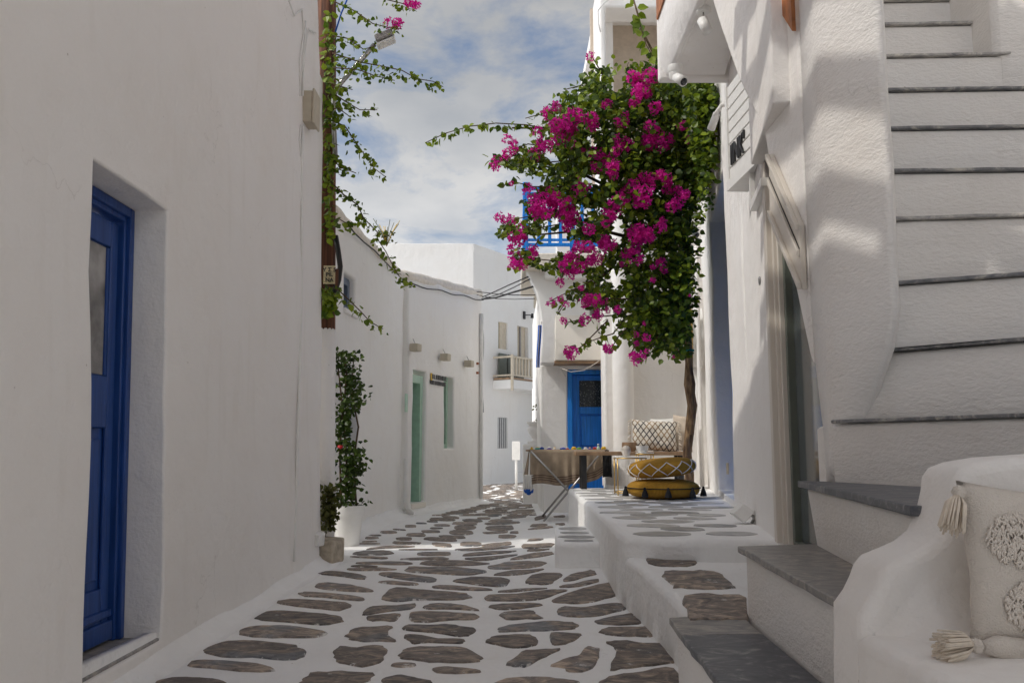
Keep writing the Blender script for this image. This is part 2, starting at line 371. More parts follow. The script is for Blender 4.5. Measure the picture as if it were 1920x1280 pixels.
def knit_mat():
    m, t, b = newmat('mustard_knit')
    nn, ln = t.nodes.new, t.links.new
    co = nn('ShaderNodeTexCoord')
    uv = nn('ShaderNodeMapping'); uv.inputs['Scale'].default_value = (1, 1, 1)
    ln(co.outputs['UV'], uv.inputs[0])
    w1 = nn('ShaderNodeTexWave'); w1.bands_direction = 'X'; w1.inputs['Scale'].default_value = 26; w1.inputs['Distortion'].default_value = 0.6
    w2 = nn('ShaderNodeTexWave'); w2.bands_direction = 'Y'; w2.inputs['Scale'].default_value = 7; w2.inputs['Distortion'].default_value = 0.5
    ln(uv.outputs[0], w1.inputs[0]); ln(uv.outputs[0], w2.inputs[0])
    mu = nn('ShaderNodeMath'); mu.operation = 'MULTIPLY'; ln(w1.outputs['Fac'], mu.inputs[0]); ln(w2.outputs['Fac'], mu.inputs[1])
    r = nn('ShaderNodeValToRGB'); r.color_ramp.elements[0].color = (0.40, 0.19, 0.012, 1); r.color_ramp.elements[1].color = (0.80, 0.45, 0.045, 1)
    r.color_ramp.elements[1].position = 0.55
    ln(mu.outputs[0], r.inputs[0]); ln(r.outputs[0], b.inputs['Base Color'])
    bp = nn('ShaderNodeBump'); bp.inputs['Strength'].default_value = 1.0; bp.inputs['Distance'].default_value = 0.012
    ln(mu.outputs[0], bp.inputs['Height']); ln(bp.outputs[0], b.inputs['Normal'])
    b.inputs['Roughness'].default_value = 0.95
knit_mat()
def lozenge_mat():
    """woven diamonds printed on the long pillow"""
    m, t, b = newmat('lozenge_cloth')
    nn, ln = t.nodes.new, t.links.new
    co = nn('ShaderNodeTexCoord'); sp = nn('ShaderNodeSeparateXYZ'); ln(co.outputs['UV'], sp.inputs[0])
    def mth(op, a, bb=None):
        q = nn('ShaderNodeMath'); q.operation = op
        for i, x in enumerate((a, bb)):
            if x is None: continue
            if isinstance(x, (int, float)): q.inputs[i].default_value = x
            else: ln(x, q.inputs[i])
        return q.outputs[0]
    X8 = mth('MULTIPLY', sp.outputs['X'], 8); Y4 = mth('MULTIPLY', sp.outputs['Y'], 4)
    a = mth('ABSOLUTE', mth('SUBTRACT', mth('FRACT', mth('ADD', X8, Y4)), 0.5))
    c = mth('ABSOLUTE', mth('SUBTRACT', mth('FRACT', mth('SUBTRACT', X8, Y4)), 0.5))
    d = mth('MINIMUM', a, c)
    line = mth('LESS_THAN', d, 0.115)
    g = nn('ShaderNodeTexNoise'); g.inputs['Scale'].default_value = 3; ln(co.outputs['UV'], g.inputs['Vector'])
    rr = nn('ShaderNodeValToRGB'); rr.color_ramp.elements[0].position = 0.44; rr.color_ramp.elements[1].position = 0.56
    rr.color_ramp.elements[0].color = (0.06, 0.05, 0.05, 1); rr.color_ramp.elements[1].color = (0.30, 0.20, 0.11, 1)
    ln(g.outputs['Fac'], rr.inputs[0])
    mxn = nn('ShaderNodeMix'); mxn.data_type = 'RGBA'; mxn.inputs['A'].default_value = (0.70, 0.65, 0.57, 1)
    ln(line, mxn.inputs['Factor']); ln(rr.outputs[0], mxn.inputs['B']); ln(mxn.outputs['Result'], b.inputs['Base Color'])
    b.inputs['Roughness'].default_value = 0.95
lozenge_mat()
def speckle_glass():
    m, t, b = newmat('speckled_glass')
    nn, ln = t.nodes.new, t.links.new
    co = nn('ShaderNodeTexCoord')
    v = nn('ShaderNodeTexVoronoi'); v.inputs['Scale'].default_value = 38; ln(co.outputs['Object'], v.inputs['Vector'])
    r = nn('ShaderNodeValToRGB'); r.color_ramp.elements[0].color = (0.30, 0.33, 0.33, 1); r.color_ramp.elements[1].color = (0.022, 0.032, 0.038, 1)
    r.color_ramp.elements[0].position = 0.08; r.color_ramp.elements[1].position = 0.32
    ln(v.outputs['Distance'], r.inputs[0]); ln(r.outputs[0], b.inputs['Base Color'])
    b.inputs['Roughness'].default_value = 0.25
    bp = nn('ShaderNodeBump'); bp.inputs['Strength'].default_value = 0.5; ln(v.outputs['Distance'], bp.inputs['Height']); ln(bp.outputs[0], b.inputs['Normal'])
speckle_glass()

# ------------------------------------------------------------------ building helpers
def tag(o, label=None, cat=None, group=None, kind=None):
    if label: o['label'] = label
    if cat: o['category'] = cat
    if group: o['group'] = group
    if kind: o['kind'] = kind
    return o
def adopt(o, p):
    if p is not None:
        o.parent = p
        o.matrix_parent_inverse = Matrix.Translation(-Vector(p.get('_w', (0, 0, 0))))
def thing(name, loc, label, cat, group=None):
    o = bpy.data.objects.new(name, None); COL.objects.link(o)
    o.location = loc; o.empty_display_size = 0.2
    o['_w'] = tuple(loc)
    return tag(o, label, cat, group)
def obj(name, me, mat, parent=None, bevel=0, seg=2, smooth=False, ang=40):
    o = bpy.data.objects.new(name, me); COL.objects.link(o)
    if mat and not me.materials: me.materials.append(MATS[mat])
    adopt(o, parent)
    if bevel:
        md = o.modifiers.new('bevel', 'BEVEL'); md.width = bevel; md.segments = seg
        md.limit_method = 'ANGLE'; md.angle_limit = math.radians(ang); md.harden_normals = False
    if smooth or bevel:
        for p in me.polygons: p.use_smooth = True
        if not smooth:
            me.set_sharp_from_angle(angle=math.radians(50))
    return o
def mesh(name, vs_, fs, mat, parent=None, **k):
    me = bpy.data.meshes.new(name); me.from_pydata([tuple(v) for v in vs_], [], fs)
    bm = bmesh.new(); bm.from_mesh(me); bmesh.ops.recalc_face_normals(bm, faces=bm.faces); bm.to_mesh(me); bm.free()
    return obj(name, me, mat, parent, **k)
BOXF = [(0, 1, 2, 3), (4, 7, 6, 5), (0, 4, 5, 1), (1, 5, 6, 2), (2, 6, 7, 3), (3, 7, 4, 0)]
def box(name, x, y, z, mat, parent=None, lean=0, **k):
    v = [Vector((a, b, c)) for c in z for a, b in ((x[0], y[0]), (x[1], y[0]), (x[1], y[1]), (x[0], y[1]))]
    if lean: v = [Vector((p.x + lean * p.z, p.y, p.z)) for p in v]
    return mesh(name, v, BOXF, mat, parent, **k)
def fbox(name, pl, s, z, o, mat, parent=None, lean=0, **k):
    """box standing on a facade plane: s along it, z up, o outwards"""
    v = [pl.pt(a, c, b + lean * c) for c in z for a, b in ((s[0], o[0]), (s[1], o[0]), (s[1], o[1]), (s[0], o[1]))]
    return mesh(name, v, BOXF, mat, parent, **k)
def prism(name, poly, z0, z1, mat, parent=None, shrink=None, **k):
    """upright prism over a plan polygon; z0/z1 may be lists (one height per corner)"""
    n = len(poly)
    za = z0 if isinstance(z0, (list, tuple)) else [z0] * n
    zb = z1 if isinstance(z1, (list, tuple)) else [z1] * n
    lo = shrink or poly
    v = [(lo[i][0], lo[i][1], za[i]) for i in range(n)] + [(poly[i][0], poly[i][1], zb[i]) for i in range(n)]
    f = [tuple(range(n)), tuple(range(2 * n - 1, n - 1, -1))] + [(i, (i + 1) % n, n + (i + 1) % n, n + i) for i in range(n)]
    return mesh(name, v, f, mat, parent, **k)
def profile(name, pts, a, b, mat, parent=None, axis='Y', **k):
    """polygon in a vertical plane swept along one axis: axis 'Y': pts are (x, z); axis 'X': pts are (y, z)"""
    n = len(pts)
    mk = (lambda p, t: (p[0], t, p[1])) if axis == 'Y' else (lambda p, t: (t, p[0], p[1]))
    v = [mk(p, a) for p in pts] + [mk(p, b) for p in pts]
    f = [tuple(range(n)), tuple(range(2 * n - 1, n - 1, -1))] + [(i, (i + 1) % n, n + (i + 1) % n, n + i) for i in range(n)]
    return mesh(name, v, f, mat, parent, **k)
def tube_data(pts, r, n=8, caps=True):
    pts = [Vector(p) for p in pts]; v, f = [], []
    R = r if isinstance(r, (list, tuple)) else [r] * len(pts)
    up = Vector((0, 0, 1)); last = None
    for i, p in enumerate(pts):
        t = (pts[min(i + 1, len(pts) - 1)] - pts[max(i - 1, 0)]).normalized()
        if last is None:
            s = t.cross(up)
            if s.length < 1e-3: s = t.cross(Vector((0, 1, 0)))
        else:
            s = last - t * last.dot(t)
        s.normalize(); last = s; w = s.cross(t)
        for j in range(n):
            a = 2 * math.pi * j / n
            v.append(p + (s * math.cos(a) + w * math.sin(a)) * R[i])
    for i in range(len(pts) - 1):
        for j in range(n):
            f.append((i * n + j, i * n + (j + 1) % n, (i + 1) * n + (j + 1) % n, (i + 1) * n + j))
    if caps:
        f.append(tuple(range(n))); f.append(tuple(reversed(range((len(pts) - 1) * n, len(pts) * n))))
    return v, f
def tube(name, pts, r, mat, parent=None, n=8):
    v, f = tube_data(pts, r, n)
    return mesh(name, v, f, mat, parent, smooth=True)
def lathe(name, prof, c, mat, parent=None, n=24, tilt=None, smooth=True, uv=False, squash=1.0):
    """turn (radius, height) points about an upright axis through c"""
    v, f = [], []
    for r, z in prof:
        for j in range(n):
            a = 2 * math.pi * j / n
            v.append(Vector((r * math.cos(a), r * math.sin(a) * squash, z)))
    m = len(prof)
    for i in range(m - 1):
        for j in range(n):
            f.append((i * n + j, i * n + (j + 1) % n, (i + 1) * n + (j + 1) % n, (i + 1) * n + j))
    if prof[0][0] > 1e-4: f.append(tuple(reversed(range(n))))
    if prof[-1][0] > 1e-4: f.append(tuple(range((m - 1) * n, m * n)))
    if tilt: v = [tilt @ p for p in v]
    v = [p + Vector(c) for p in v]
    o = mesh(name, v, f, mat, parent)
    if smooth:
        for p in o.data.polygons: p.use_smooth = True
        o.data.set_sharp_from_angle(angle=math.radians(45))
    if uv:
        ul = o.data.uv_layers.new()
        for p in o.data.polygons:
            js = [vi % n for vi in p.vertices]; wrap = max(js) - min(js) > n / 2
            for li, vi in zip(p.loop_indices, p.vertices):
                j = vi % n
                if wrap and j < n / 2: j += n
                ul.data[li].uv = (j / n * 2, (vi // n) / m * 2)
    return o
def wall(name, pl, s0, s1, z0, z1, thick, mat, parent=None, holes=(), lean=0.0, amp=0.006, step=0.3, ztop=None, bevel=0.02, seed=0.0):
    """solid rendered wall on a facade plane with real openings, slightly uneven as by hand"""
    def br(a, b, extra):
        k = max(1, int(round((b - a) / step)))
        L_ = [a + (b - a) * i / k for i in range(k + 1)]
        for e in extra:
            if a < e < b:
                L_ = [q for q in L_ if abs(q - e) > step * 0.35 or q in (a, b)] + [e]
        return sorted(set(L_))
    S = br(s0, s1, [h[i] for h in holes for i in (0, 1)]); Zs = br(z0, z1, [h[i] for h in holes for i in (2, 3)])
    ns, nz = len(S), len(Zs)
    def hole(i, j):
        if i < 0 or j < 0 or i >= ns - 1 or j >= nz - 1: return True
        a, b = (S[i] + S[i + 1]) / 2, (Zs[j] + Zs[j + 1]) / 2
        return any(h[0] < a < h[1] and h[2] < b < h[3] for h in holes)
    v = []
    for side in (0, -thick):
        for s in S:
            for z in Zs:
                zt = z
                if ztop: zt = z0 + (z - z0) * (ztop(s) - z0) / (z1 - z0)
                q = pl.pt(s, zt)
                d = amp * (noise.noise(q * 0.9 + Vector((seed, 0, 0))) * 1.6 + noise.noise(q * 2.7))
                v.append(pl.pt(s, zt, side + d + lean * zt))
    I = lambda k, i, j: k * ns * nz + i * nz + j
    f = []
    for i in range(ns - 1):
        for j in range(nz - 1):
            if hole(i, j): continue
            f.append((I(0, i, j), I(0, i + 1, j), I(0, i + 1, j + 1), I(0, i, j + 1)))
            f.append((I(1, i, j), I(1, i, j + 1), I(1, i + 1, j + 1), I(1, i + 1, j)))
            for di, dj, a, b in ((-1, 0, (i, j), (i, j + 1)), (1, 0, (i + 1, j), (i + 1, j + 1)), (0, -1, (i, j), (i + 1, j)), (0, 1, (i, j + 1), (i + 1, j + 1))):
                if hole(i + di, j + dj): f.append((I(0, *a), I(0, *b), I(1, *b), I(1, *a)))
    used = sorted({q for t in f for q in t}); mp_ = {q: k for k, q in enumerate(used)}
    return mesh(name, [v[q] for q in used], [tuple(mp_[q] for q in t) for t in f], mat, parent, bevel=bevel, seg=3, ang=55)
def cove(name, pts, w, h, mat, parent=None, side=1):
    """limewashed fillet between a wall and the paving: pts run along the wall foot, side = +1/-1 towards the street"""
    v, f = [], []
    K = 5
    for i, p in enumerate(pts):
        p = Vector((p[0], p[1], 0))
        t = Vector((*(pts[min(i + 1, len(pts) - 1)]), 0)) - Vector((*(pts[max(i - 1, 0)]), 0))
        t.normalize(); nrm = Vector((t.y, -t.x, 0)) * side
        ww = w * (1 + 0.35 * noise.noise(p * 1.7)); hh = h * (1 + 0.35 * noise.noise(p * 2.3 + Vector((5, 0, 0))))
        for k in range(K):
            a = k / (K - 1) * math.pi / 2
            v.append(p + nrm * (ww * (1 - math.sin(a)) + 0.004) + Vector((0, 0, hh * (1 - math.cos(a)) + 0.003)))
        v.append(p - nrm * 0.05 + Vector((0, 0, hh))); v.append(p - nrm * 0.05 + Vector((0, 0, -0.02))); v.append(p + nrm * (ww + 0.004) + Vector((0, 0, -0.02)))
    n = K + 3
    for i in range(len(pts) - 1):
        for k in range(n):
            f.append((i * n + k, i * n + (k + 1) % n, (i + 1) * n + (k + 1) % n, (i + 1) * n + k))
    f.append(tuple(range(n))); f.append(tuple(reversed(range((len(pts) - 1) * n, len(pts) * n))))
    return mesh(name, v, f, mat, parent, smooth=True)
def lerp_pts(a, b, k):
    return [(a[0] + (b[0] - a[0]) * i / k, a[1] + (b[1] - a[1]) * i / k) for i in range(k + 1)]

# ================================================================== THE SETTING
ground = mesh('street', [(-80, -40, 0), (80, -40, 0), (80, 160, 0), (-80, 160, 0)], [(0, 1, 2, 3)], 'limewash_floor')
tag(ground, 'whitewashed street paved with dark irregular stones', None, None, 'structure')

def spline(P, per=3):
    out = []; n = len(P)
    for i in range(n):
        p0, p1, p2, p3 = P[i - 1], P[i], P[(i + 1) % n], P[(i + 2) % n]
        for k in range(per):
            t = k / per
            out.append(tuple(0.5 * (2 * p1[a] + (p2[a] - p0[a]) * t + (2 * p0[a] - 5 * p1[a] + 4 * p2[a] - p3[a]) * t * t + (3 * p1[a] - p0[a] - 3 * p2[a] + p3[a]) * t ** 3) for a in (0, 1)))
    return out
def flat_stone(name, poly, z, mat, parent, h=0.010, rim=0.010, rough=0.012):
    """one paving stone: low rounded slab over a plan outline; zfun gives the bed height"""
    zf = z if callable(z) else (lambda x, y: z)
    cx = sum(p[0] for p in poly) / len(poly); cy = sum(p[1] for p in poly) / len(poly)
    size = max(max(abs(p[0] - cx) for p in poly), 0.02)
    P = []
    for (x, y) in poly:
        k = 1 + min(rough / size, 0.08) * 2.2 * noise.noise(Vector((x * 28, y * 28, 3.1)))
        P.append((cx + (x - cx) * k, cy + (y - cy) * k))
    n = len(P); v = []
    for (x, y) in P: v.append((x - cx, y - cy, zf(x, y) - 0.006 - zf(cx, cy)))
    for (x, y) in P:
        d = math.hypot(x - cx, y - cy); k = max(0.6, 1 - rim / max(d, 1e-3))
        xx, yy = cx + (x - cx) * k, cy + (y - cy) * k
        v.append((xx - cx, yy - cy, zf(xx, yy) - zf(cx, cy) + h * (0.8 + 0.35 * noise.noise(Vector((xx * 9, yy * 9, 0))))))
    for (x, y) in P:
        xx, yy = cx + (x - cx) * 0.72, cy + (y - cy) * 0.72
        v.append((xx - cx, yy - cy, zf(xx, yy) - zf(cx, cy) + h * (0.95 + 0.45 * noise.noise(Vector((xx * 7, yy * 7, 2))))))
    f = [(i, (i + 1) % n, n + (i + 1) % n, n + i) for i in range(n)] + [(n + i, n + (i + 1) % n, 2 * n + (i + 1) % n, 2 * n + i) for i in range(n)] + [tuple(range(2 * n, 3 * n))]
    o = mesh(name, v, f, mat, None)
    at = o.data.attributes.new('edge', 'FLOAT', 'POINT')
    for i in range(3 * n): at.data[i].value = 1.0 if i < n else (0.75 if i < 2 * n else 0.0)
    o.location = (cx, cy, zf(cx, cy))
    adopt(o, parent)
    return o
def px(s): return [tuple(float(q) for q in w.split(',')) for w in s.split()]

STONES_A = """130,455 200,425 350,430 500,452 645,490 600,503 400,497 200,478
150,345 280,325 420,335 540,355 585,380 540,395 400,375 250,358
675,345 760,335 950,350 1120,375 1190,400 1130,420 950,405 760,375
670,420 740,408 880,415 1030,430 1000,445 850,440
930,330 940,287 1100,290 1350,290 1500,305 1615,325 1550,348 1400,360 1150,345
1030,255 1120,235 1300,230 1500,240 1630,260 1500,275 1250,280 1090,272
700,565 770,485 880,465 1000,480 1200,495 1400,508 1485,540 1420,568 1200,575 1000,575 850,585
1125,462 1200,447 1400,455 1640,475 1655,488 1450,490 1250,478
1325,408 1480,376 1650,376 1770,385 1809,410 1790,445 1700,458 1500,440
540,690 600,635 700,622 850,620 990,605 980,645 880,660 700,680 600,700
1075,625 1150,602 1300,605 1450,625 1545,662 1400,655 1250,650 1100,650
580,718 720,695 860,690 870,715 820,755 700,750 610,750
950,700 970,675 1200,672 1400,685 1540,700 1510,740 1300,745 1120,762 950,750
410,880 470,820 600,805 820,795 770,830 790,885 830,930 700,925 560,930 460,915
885,825 950,785 1150,785 1250,780 1400,795 1535,825 1480,870 1380,885 1200,860 1050,845
905,875 1050,880 1200,905 1400,912 1420,930 1380,945 1100,938 960,945
285,1040 350,970 500,975 700,960 755,1000 730,1080 590,1142 450,1130 320,1095
850,1045 920,990 1100,975 1300,975 1450,990 1580,1070 1500,1105 1200,1110 1000,1090 890,1075
790,1135 830,1112 920,1110 1010,1125 980,1145 850,1150
1140,1165 1220,1145 1400,1155 1570,1185 1450,1200 1300,1205 1180,1195
0,1270 100,1205 300,1185 500,1190 655,1212 600,1260 500,1320 250,1340 50,1320
700,1275 770,1235 880,1220 1050,1245 1150,1285 1000,1330 800,1330
455,175 520,155 640,145 760,148 825,165 760,183 600,187 500,187
440,200 600,197 770,208 720,220 550,210
480,257 600,245 800,242 950,248 975,262 900,270 700,268
440,282 520,270 680,283 560,293
410,305 500,299 700,294 840,310 700,319 470,319
570,140 650,120 850,103 1000,112 900,122 700,132
1020,185 1040,162 1200,160 1295,165 1290,187 1150,192
850,225 1000,210 1200,205 1285,212 1270,225 1050,228
1400,190 1450,170 1646,155 1870,150 1800,165 1600,185 1450,195
1420,215 1554,205 1880,180 1780,205 1620,232 1500,232
1330,140 1500,125 1820,108 1820,120 1650,140 1450,150
-5,515 100,505 300,515 500,540 560,555 550,577 400,570 200,548 50,540"""
STONES_B = """50,290 130,270 250,245 480,238 570,255 480,290 300,305 130,308
110,355 250,320 400,315 545,303 500,325 350,355 200,362
380,410 440,360 580,340 710,355 640,410 600,435 480,440 400,432
700,412 770,355 880,330 970,315 1000,350 900,375 800,405
680,452 800,435 950,400 1030,398 980,425 850,455 720,465
150,500 300,482 590,468 450,487 250,505
50,540 80,528 300,520 550,490 745,485 650,525 500,570 300,580 60,578
615,578 750,515 950,455 1110,422 1150,440 1185,520 1080,560 900,600 720,603
65,625 180,605 400,598 545,615 400,640 250,655 120,650
640,665 720,630 900,635 1080,605 1230,605 1270,635 1200,665 1000,710 850,722 700,705
160,682 300,668 470,665 475,690 560,730 400,735 220,740
145,830 230,790 400,770 600,755 800,765 850,800 780,822 550,838 350,840 180,845
55,918 130,880 300,868 470,880 500,930 450,970 280,983 130,960
598,870 650,850 850,860 870,878 800,925 700,952 618,950
970,755 1100,720 1290,690 1340,715 1395,770 1250,785 1050,782
1010,840 1100,808 1300,805 1465,808 1490,880 1350,885 1150,880 1040,860
225,1115 350,1020 500,1000 680,993 600,1040 500,1090 380,1145 250,1140
610,1135 750,1070 850,1050 900,985 980,968 1035,1010 1010,1090 930,1180 760,1190 700,1150
1090,938 1200,920 1400,940 1600,955 1640,1000 1660,1110 1400,1145 1200,1168 1115,1150 1160,1030 1140,970
1020,1275 1150,1215 1400,1185 1660,1160 1690,1340 1300,1360 1050,1330
120,1280 300,1240 600,1238 780,1260 850,1290 600,1330 200,1330
250,228 370,185 500,165 620,160 610,185 450,210
360,95 450,92 620,82 620,115 500,125 370,130
410,62 540,45 530,58 440,66
400,148 600,132 520,150 430,153
10,110 120,85 270,75 250,95 120,112"""
STONES_D = """1140,640 1250,612 1450,620 1650,635 1755,660 1650,705 1500,690 1300,670
980,765 1050,715 1200,708 1400,720 1600,740 1690,765 1660,800 1500,820 1200,795 1050,785
840,880 920,835 1100,823 1350,835 1560,885 1450,920 1200,922 950,915
550,1025 700,960 880,945 1100,955 1300,985 1395,1030 1330,1085 1200,1100 950,1080 700,1075
430,1120 550,1100 800,1110 1000,1135 1130,1175 1080,1195 850,1190 600,1165 450,1150
180,1275 300,1245 480,1238 650,1255 750,1290 500,1330 220,1320"""
STONES_C = """330,538,480,538,24 215,565,345,566,10 200,588,325,586,18 170,620,310,616,10 130,637,340,637,8 440,512,555,520,10
545,487,645,486,20 640,460,735,462,12 550,560,725,562,30 465,595,610,595,26 435,628,685,634,22 685,532,850,532,22 755,505,875,503,14
790,478,935,480,18 750,425,975,430,26 860,403,1010,415,18 1030,435,1210,440,28 945,462,1170,465,28 965,500,1160,498,34 925,540,1140,543,42
835,575,1065,582,26 705,592,1000,608,30 775,640,950,655,34 1015,640,1205,640,40 1230,505,1475,498,42 1210,545,1425,535,20 1440,540,1520,540,18
1340,575,1505,573,30 1200,655,1465,632,28 1225,468,1530,452,24 1260,440,1470,435,20 1360,415,1590,402,18 1250,395,1380,390,22 1160,418,1280,420,18
1040,388,1150,385,10 1470,372,1620,362,16 1600,512,1820,492,16 1600,605,1730,598,14 1615,482,1775,475,24 1650,425,1760,400,30 1815,405,1920,400,16
1830,468,1920,470,18 480,688,830,688,6 1590,692,1750,685,14 730,445,830,448,14"""
n_st = 0
for txt, ox, oy, k in ((STONES_A, 560, 1000, 4.572), (STONES_B, 900, 1000, 4.571), (STONES_D, 250, 980, 4.267)):
    for ln_ in txt.split('\n'):
        P = [atZ(ox + x / k, oy + y / k, 0) for x, y in spline(px(ln_), 3)]
        flat_stone('paving_stone', [(p.x, p.y) for p in P], 0.0, 'slate', ground)
        n_st += 1
rs = random.Random(3)
for w in STONES_C.split():
    x0, y0, x1, y1, h = (float(q) for q in w.split(','))
    cx, cy, rx = (x0 + x1) / 2, (y0 + y1) / 2, (x1 - x0) / 2
    sl = (y1 - y0) / (x1 - x0); e = rs.uniform(2.2, 3.6); sk = rs.uniform(-0.25, 0.25)
    P = []
    for i in range(18):
        a = 2 * math.pi * i / 18; c_, s_ = math.cos(a), math.sin(a)
        X = math.copysign(abs(c_) ** (2 / e), c_) * rx
        Yv = math.copysign(abs(s_) ** (2 / e), s_) * h / 2 * (1 + sk * c_)
        p = atZ(640 + (cx + X) / 4.571, 880 + (cy + Yv + sl * X) / 4.571, 0); P.append((p.x, p.y))
    flat_stone('paving_stone', P, 0.0, 'slate', ground, rough=0.02)
    n_st += 1
# farther up the street: rows of long stones between the houses
def street_left(y):
    if y < 12.4: return -1.5
    if y < 15.6: return -1.5 + (y - 12.4) * 0.29 + 0.2
    if y < 18: return -0.45 - (y - 15.6) * 0.3
    return -1.0 + 0.623 * (y - 22) + 0.2 if y > 22 else -1.0
def street_right(y):
    if y < 13.2: return 0.36
    if y < 19: return 0.35
    return 0.6 + (y - 19) * 0.9
yy = 12.55
while yy < 25 and n_st < 296:
    xl, xr = street_left(yy), street_right(yy)
    x = xl + rs.uniform(0, 0.15)
    dep = rs.uniform(0.2, 0.32) * (1 + (yy - 12) * 0.03)
    while x < xr and n_st < 296:
        w_ = rs.uniform(0.28, 0.62); x2 = min(x + w_, xr)
        if x2 - x > 0.15:
            cx, cy = (x + x2) / 2, yy + rs.uniform(-0.04, 0.04); e = rs.uniform(2.3, 4)
            P = []
            for i in range(14):
                a = 2 * math.pi * i / 14; c_, s_ = math.cos(a), math.sin(a)
                P.append((cx + math.copysign(abs(c_) ** (2 / e), c_) * (x2 - x) / 2, cy + math.copysign(abs(s_) ** (2 / e), s_) * dep * 0.40 + 0.05 * c_))
            flat_stone('paving_stone', P, 0.0, 'slate', ground, rough=0.03); n_st += 1
        x = x2 + rs.uniform(0.06, 0.11)
    yy += dep + 0.02

# raised terrace, its lower landing and the step block
RF0, RF1 = (2.62, 11.55), (1.41, 4.13)          # right-hand facade, far end to near end
RF = Plane(RF0, RF1)
def rfx(y): return RF0[0] + (RF1[0] - RF0[0]) * (y - RF0[1]) / (RF1[1] - RF0[1])
TZ = 0.44
terr_poly = [(0.70, 5.42), (0.92, 5.24), (1.2, 5.2), (1.9, 5.16), (3.0, 5.16), (3.2, 12.6), (1.33, 12.6), (1.32, 11.55), (0.86, 11.52), (0.745, 11.42), (0.725, 11.2), (0.735, 8.3), (0.715, 6.6), (0.69, 5.8)]
terrace = prism('terrace', terr_poly, -0.05, TZ, 'limewash_floor', None, bevel=0.045, seg=4)
tag(terrace, 'raised white terrace with painted grey ovals before the right-hand house', None, None, 'structure')
land_poly = [(0.76, 3.74), (2.2, 3.74), (2.2, 5.30), (0.70, 5.46), (0.735, 5.0), (0.75, 4.4)]
LZ = lambda y: 0.285 + (y - 3.74) * 0.018
landing = prism('landing', land_poly, -0.05, [LZ(p[1]) for p in land_poly], 'limewash_floor', None, bevel=0.04, seg=4)
tag(landing, 'low white landing with three brown stones below the terrace', None, None, 'structure')
step_block = prism('step_block', [(0.355, 7.2), (0.80, 7.2), (0.80, 8.72), (0.43, 8.72)], -0.05, 0.2, 'limewash_floor', None, bevel=0.035, seg=4)
tag(step_block, 'low white step with four grey ovals against the terrace side', None, None, 'structure')
for ln_ in """710,725 800,705 950,706 1090,725 1150,760 1100,785 950,790 800,783
855,835 940,820 1100,820 1280,825 1370,870 1434,930 1420,950 1200,952 1000,945 920,915
1015,1015 1120,988 1300,990 1531,1018 1530,1165 1400,1168 1200,1170 1088,1172 1050,1080""".split('\n'):
    P = [atZ(1040 + x / 4.266, 880 + y / 4.266, 0.30) for x, y in spline(px(ln_), 3)]
    flat_stone('paving_stone', [(p.x, p.y) for p in P], lambda x, y: LZ(y), 'slate', landing)
def oval(cx, cy, rx, ry, z, parent, rot=0.0):
    P = []
    for i in range(18):
        a = 2 * math.pi * i / 18; x, y = rx * math.cos(a), ry * math.sin(a)
        P.append((cx + x * math.cos(rot) - y * math.sin(rot), cy + x * math.sin(rot) + y * math.cos(rot)))
    flat_stone('oval_stone', P, z, 'grey_oval', parent, h=0.006, rim=0.008, rough=0.012)
ro = random.Random(11)
row, yy = 0, 5.55
while yy < 11.3:
    x = 0.96 + (row % 2) * 0.2 + ro.uniform(-0.03, 0.03)
    while x < rfx(yy) - 0.2:
        rx, ry = ro.uniform(0.155, 0.21), ro.uniform(0.115, 0.15)
        oval(x, yy + ro.uniform(-0.05, 0.05), rx, ry, TZ, terrace, ro.uniform(-0.25, 0.25))
        x += 0.435 + ro.uniform(-0.02, 0.03)
    yy += 0.295; row += 1
for cy, rx, ry in ((7.38, 0.13, 0.09), (7.68, 0.16, 0.12), (8.04, 0.14, 0.11), (8.44, 0.14, 0.15)):
    oval(0.565 + (cy - 7.2) * 0.02, cy, rx, ry, 0.2, step_block)

# ================================================================== LEFT: the near house with the navy door
LEAN = -0.028
house_a = thing('white_house', (-3.5, 3.5, 0), 'tall whitewashed house filling the left side, with a deep-set navy blue door', 'house')
LP = Plane((-1.66, -7.0), (-1.66, 9.0))           # s = y + 7
DY0, DY1, DZ0, DZ1 = 3.36, 4.12, 0.10, 2.155
wall('wall', LP, 0, 14.36, -0.1, 5.72, 0.42, 'limewash', house_a, holes=[(DY0 + 7, DY1 + 7, DZ0, DZ1)], lean=LEAN, amp=0.014, step=0.22, bevel=0.012)
wall('buttress', Plane((-1.66, 7.10), (-1.66, 9.0)), 0, 0.56, -0.1, 4.42, 0.5, 'limewash', house_a, lean=LEAN + 0.0, amp=0.012, step=0.14, bevel=0.05)
for o in (house_a.children[-1],):
    for v in o.data.vertices: v.co.x += 0.028
box('end_wall', (-7, -2.25), (6.9, 7.35), (-0.1, 4.2), 'limewash', house_a, lean=LEAN)
box('roof', (-7, -2.22), (-7, 6.9), (4.0, 4.2), 'limewash', house_a, lean=LEAN)
cove('wall_foot', [(-1.665, y) for y in [-1 + i * 0.25 for i in range(36)] if not 3.3 < y < 4.15][17:], 0.16, 0.13, 'limewash_floor', house_a)
sill = fbox('doorstep', LP, (DY0 + 6.97, DY1 + 7.0), (-0.02, DZ0 + 0.012), (-0.45, 0.015), 'marble_grey', house_a, bevel=0.006)
door = fbox('door', LP, (DY0 + 7.0, DY1 + 6.925), (DZ0 + 0.02, DZ1 - 0.09), (-0.24, -0.205), 'navy_paint', house_a, lean=LEAN)
s0, s1 = DY0 + 7, DY1 + 7
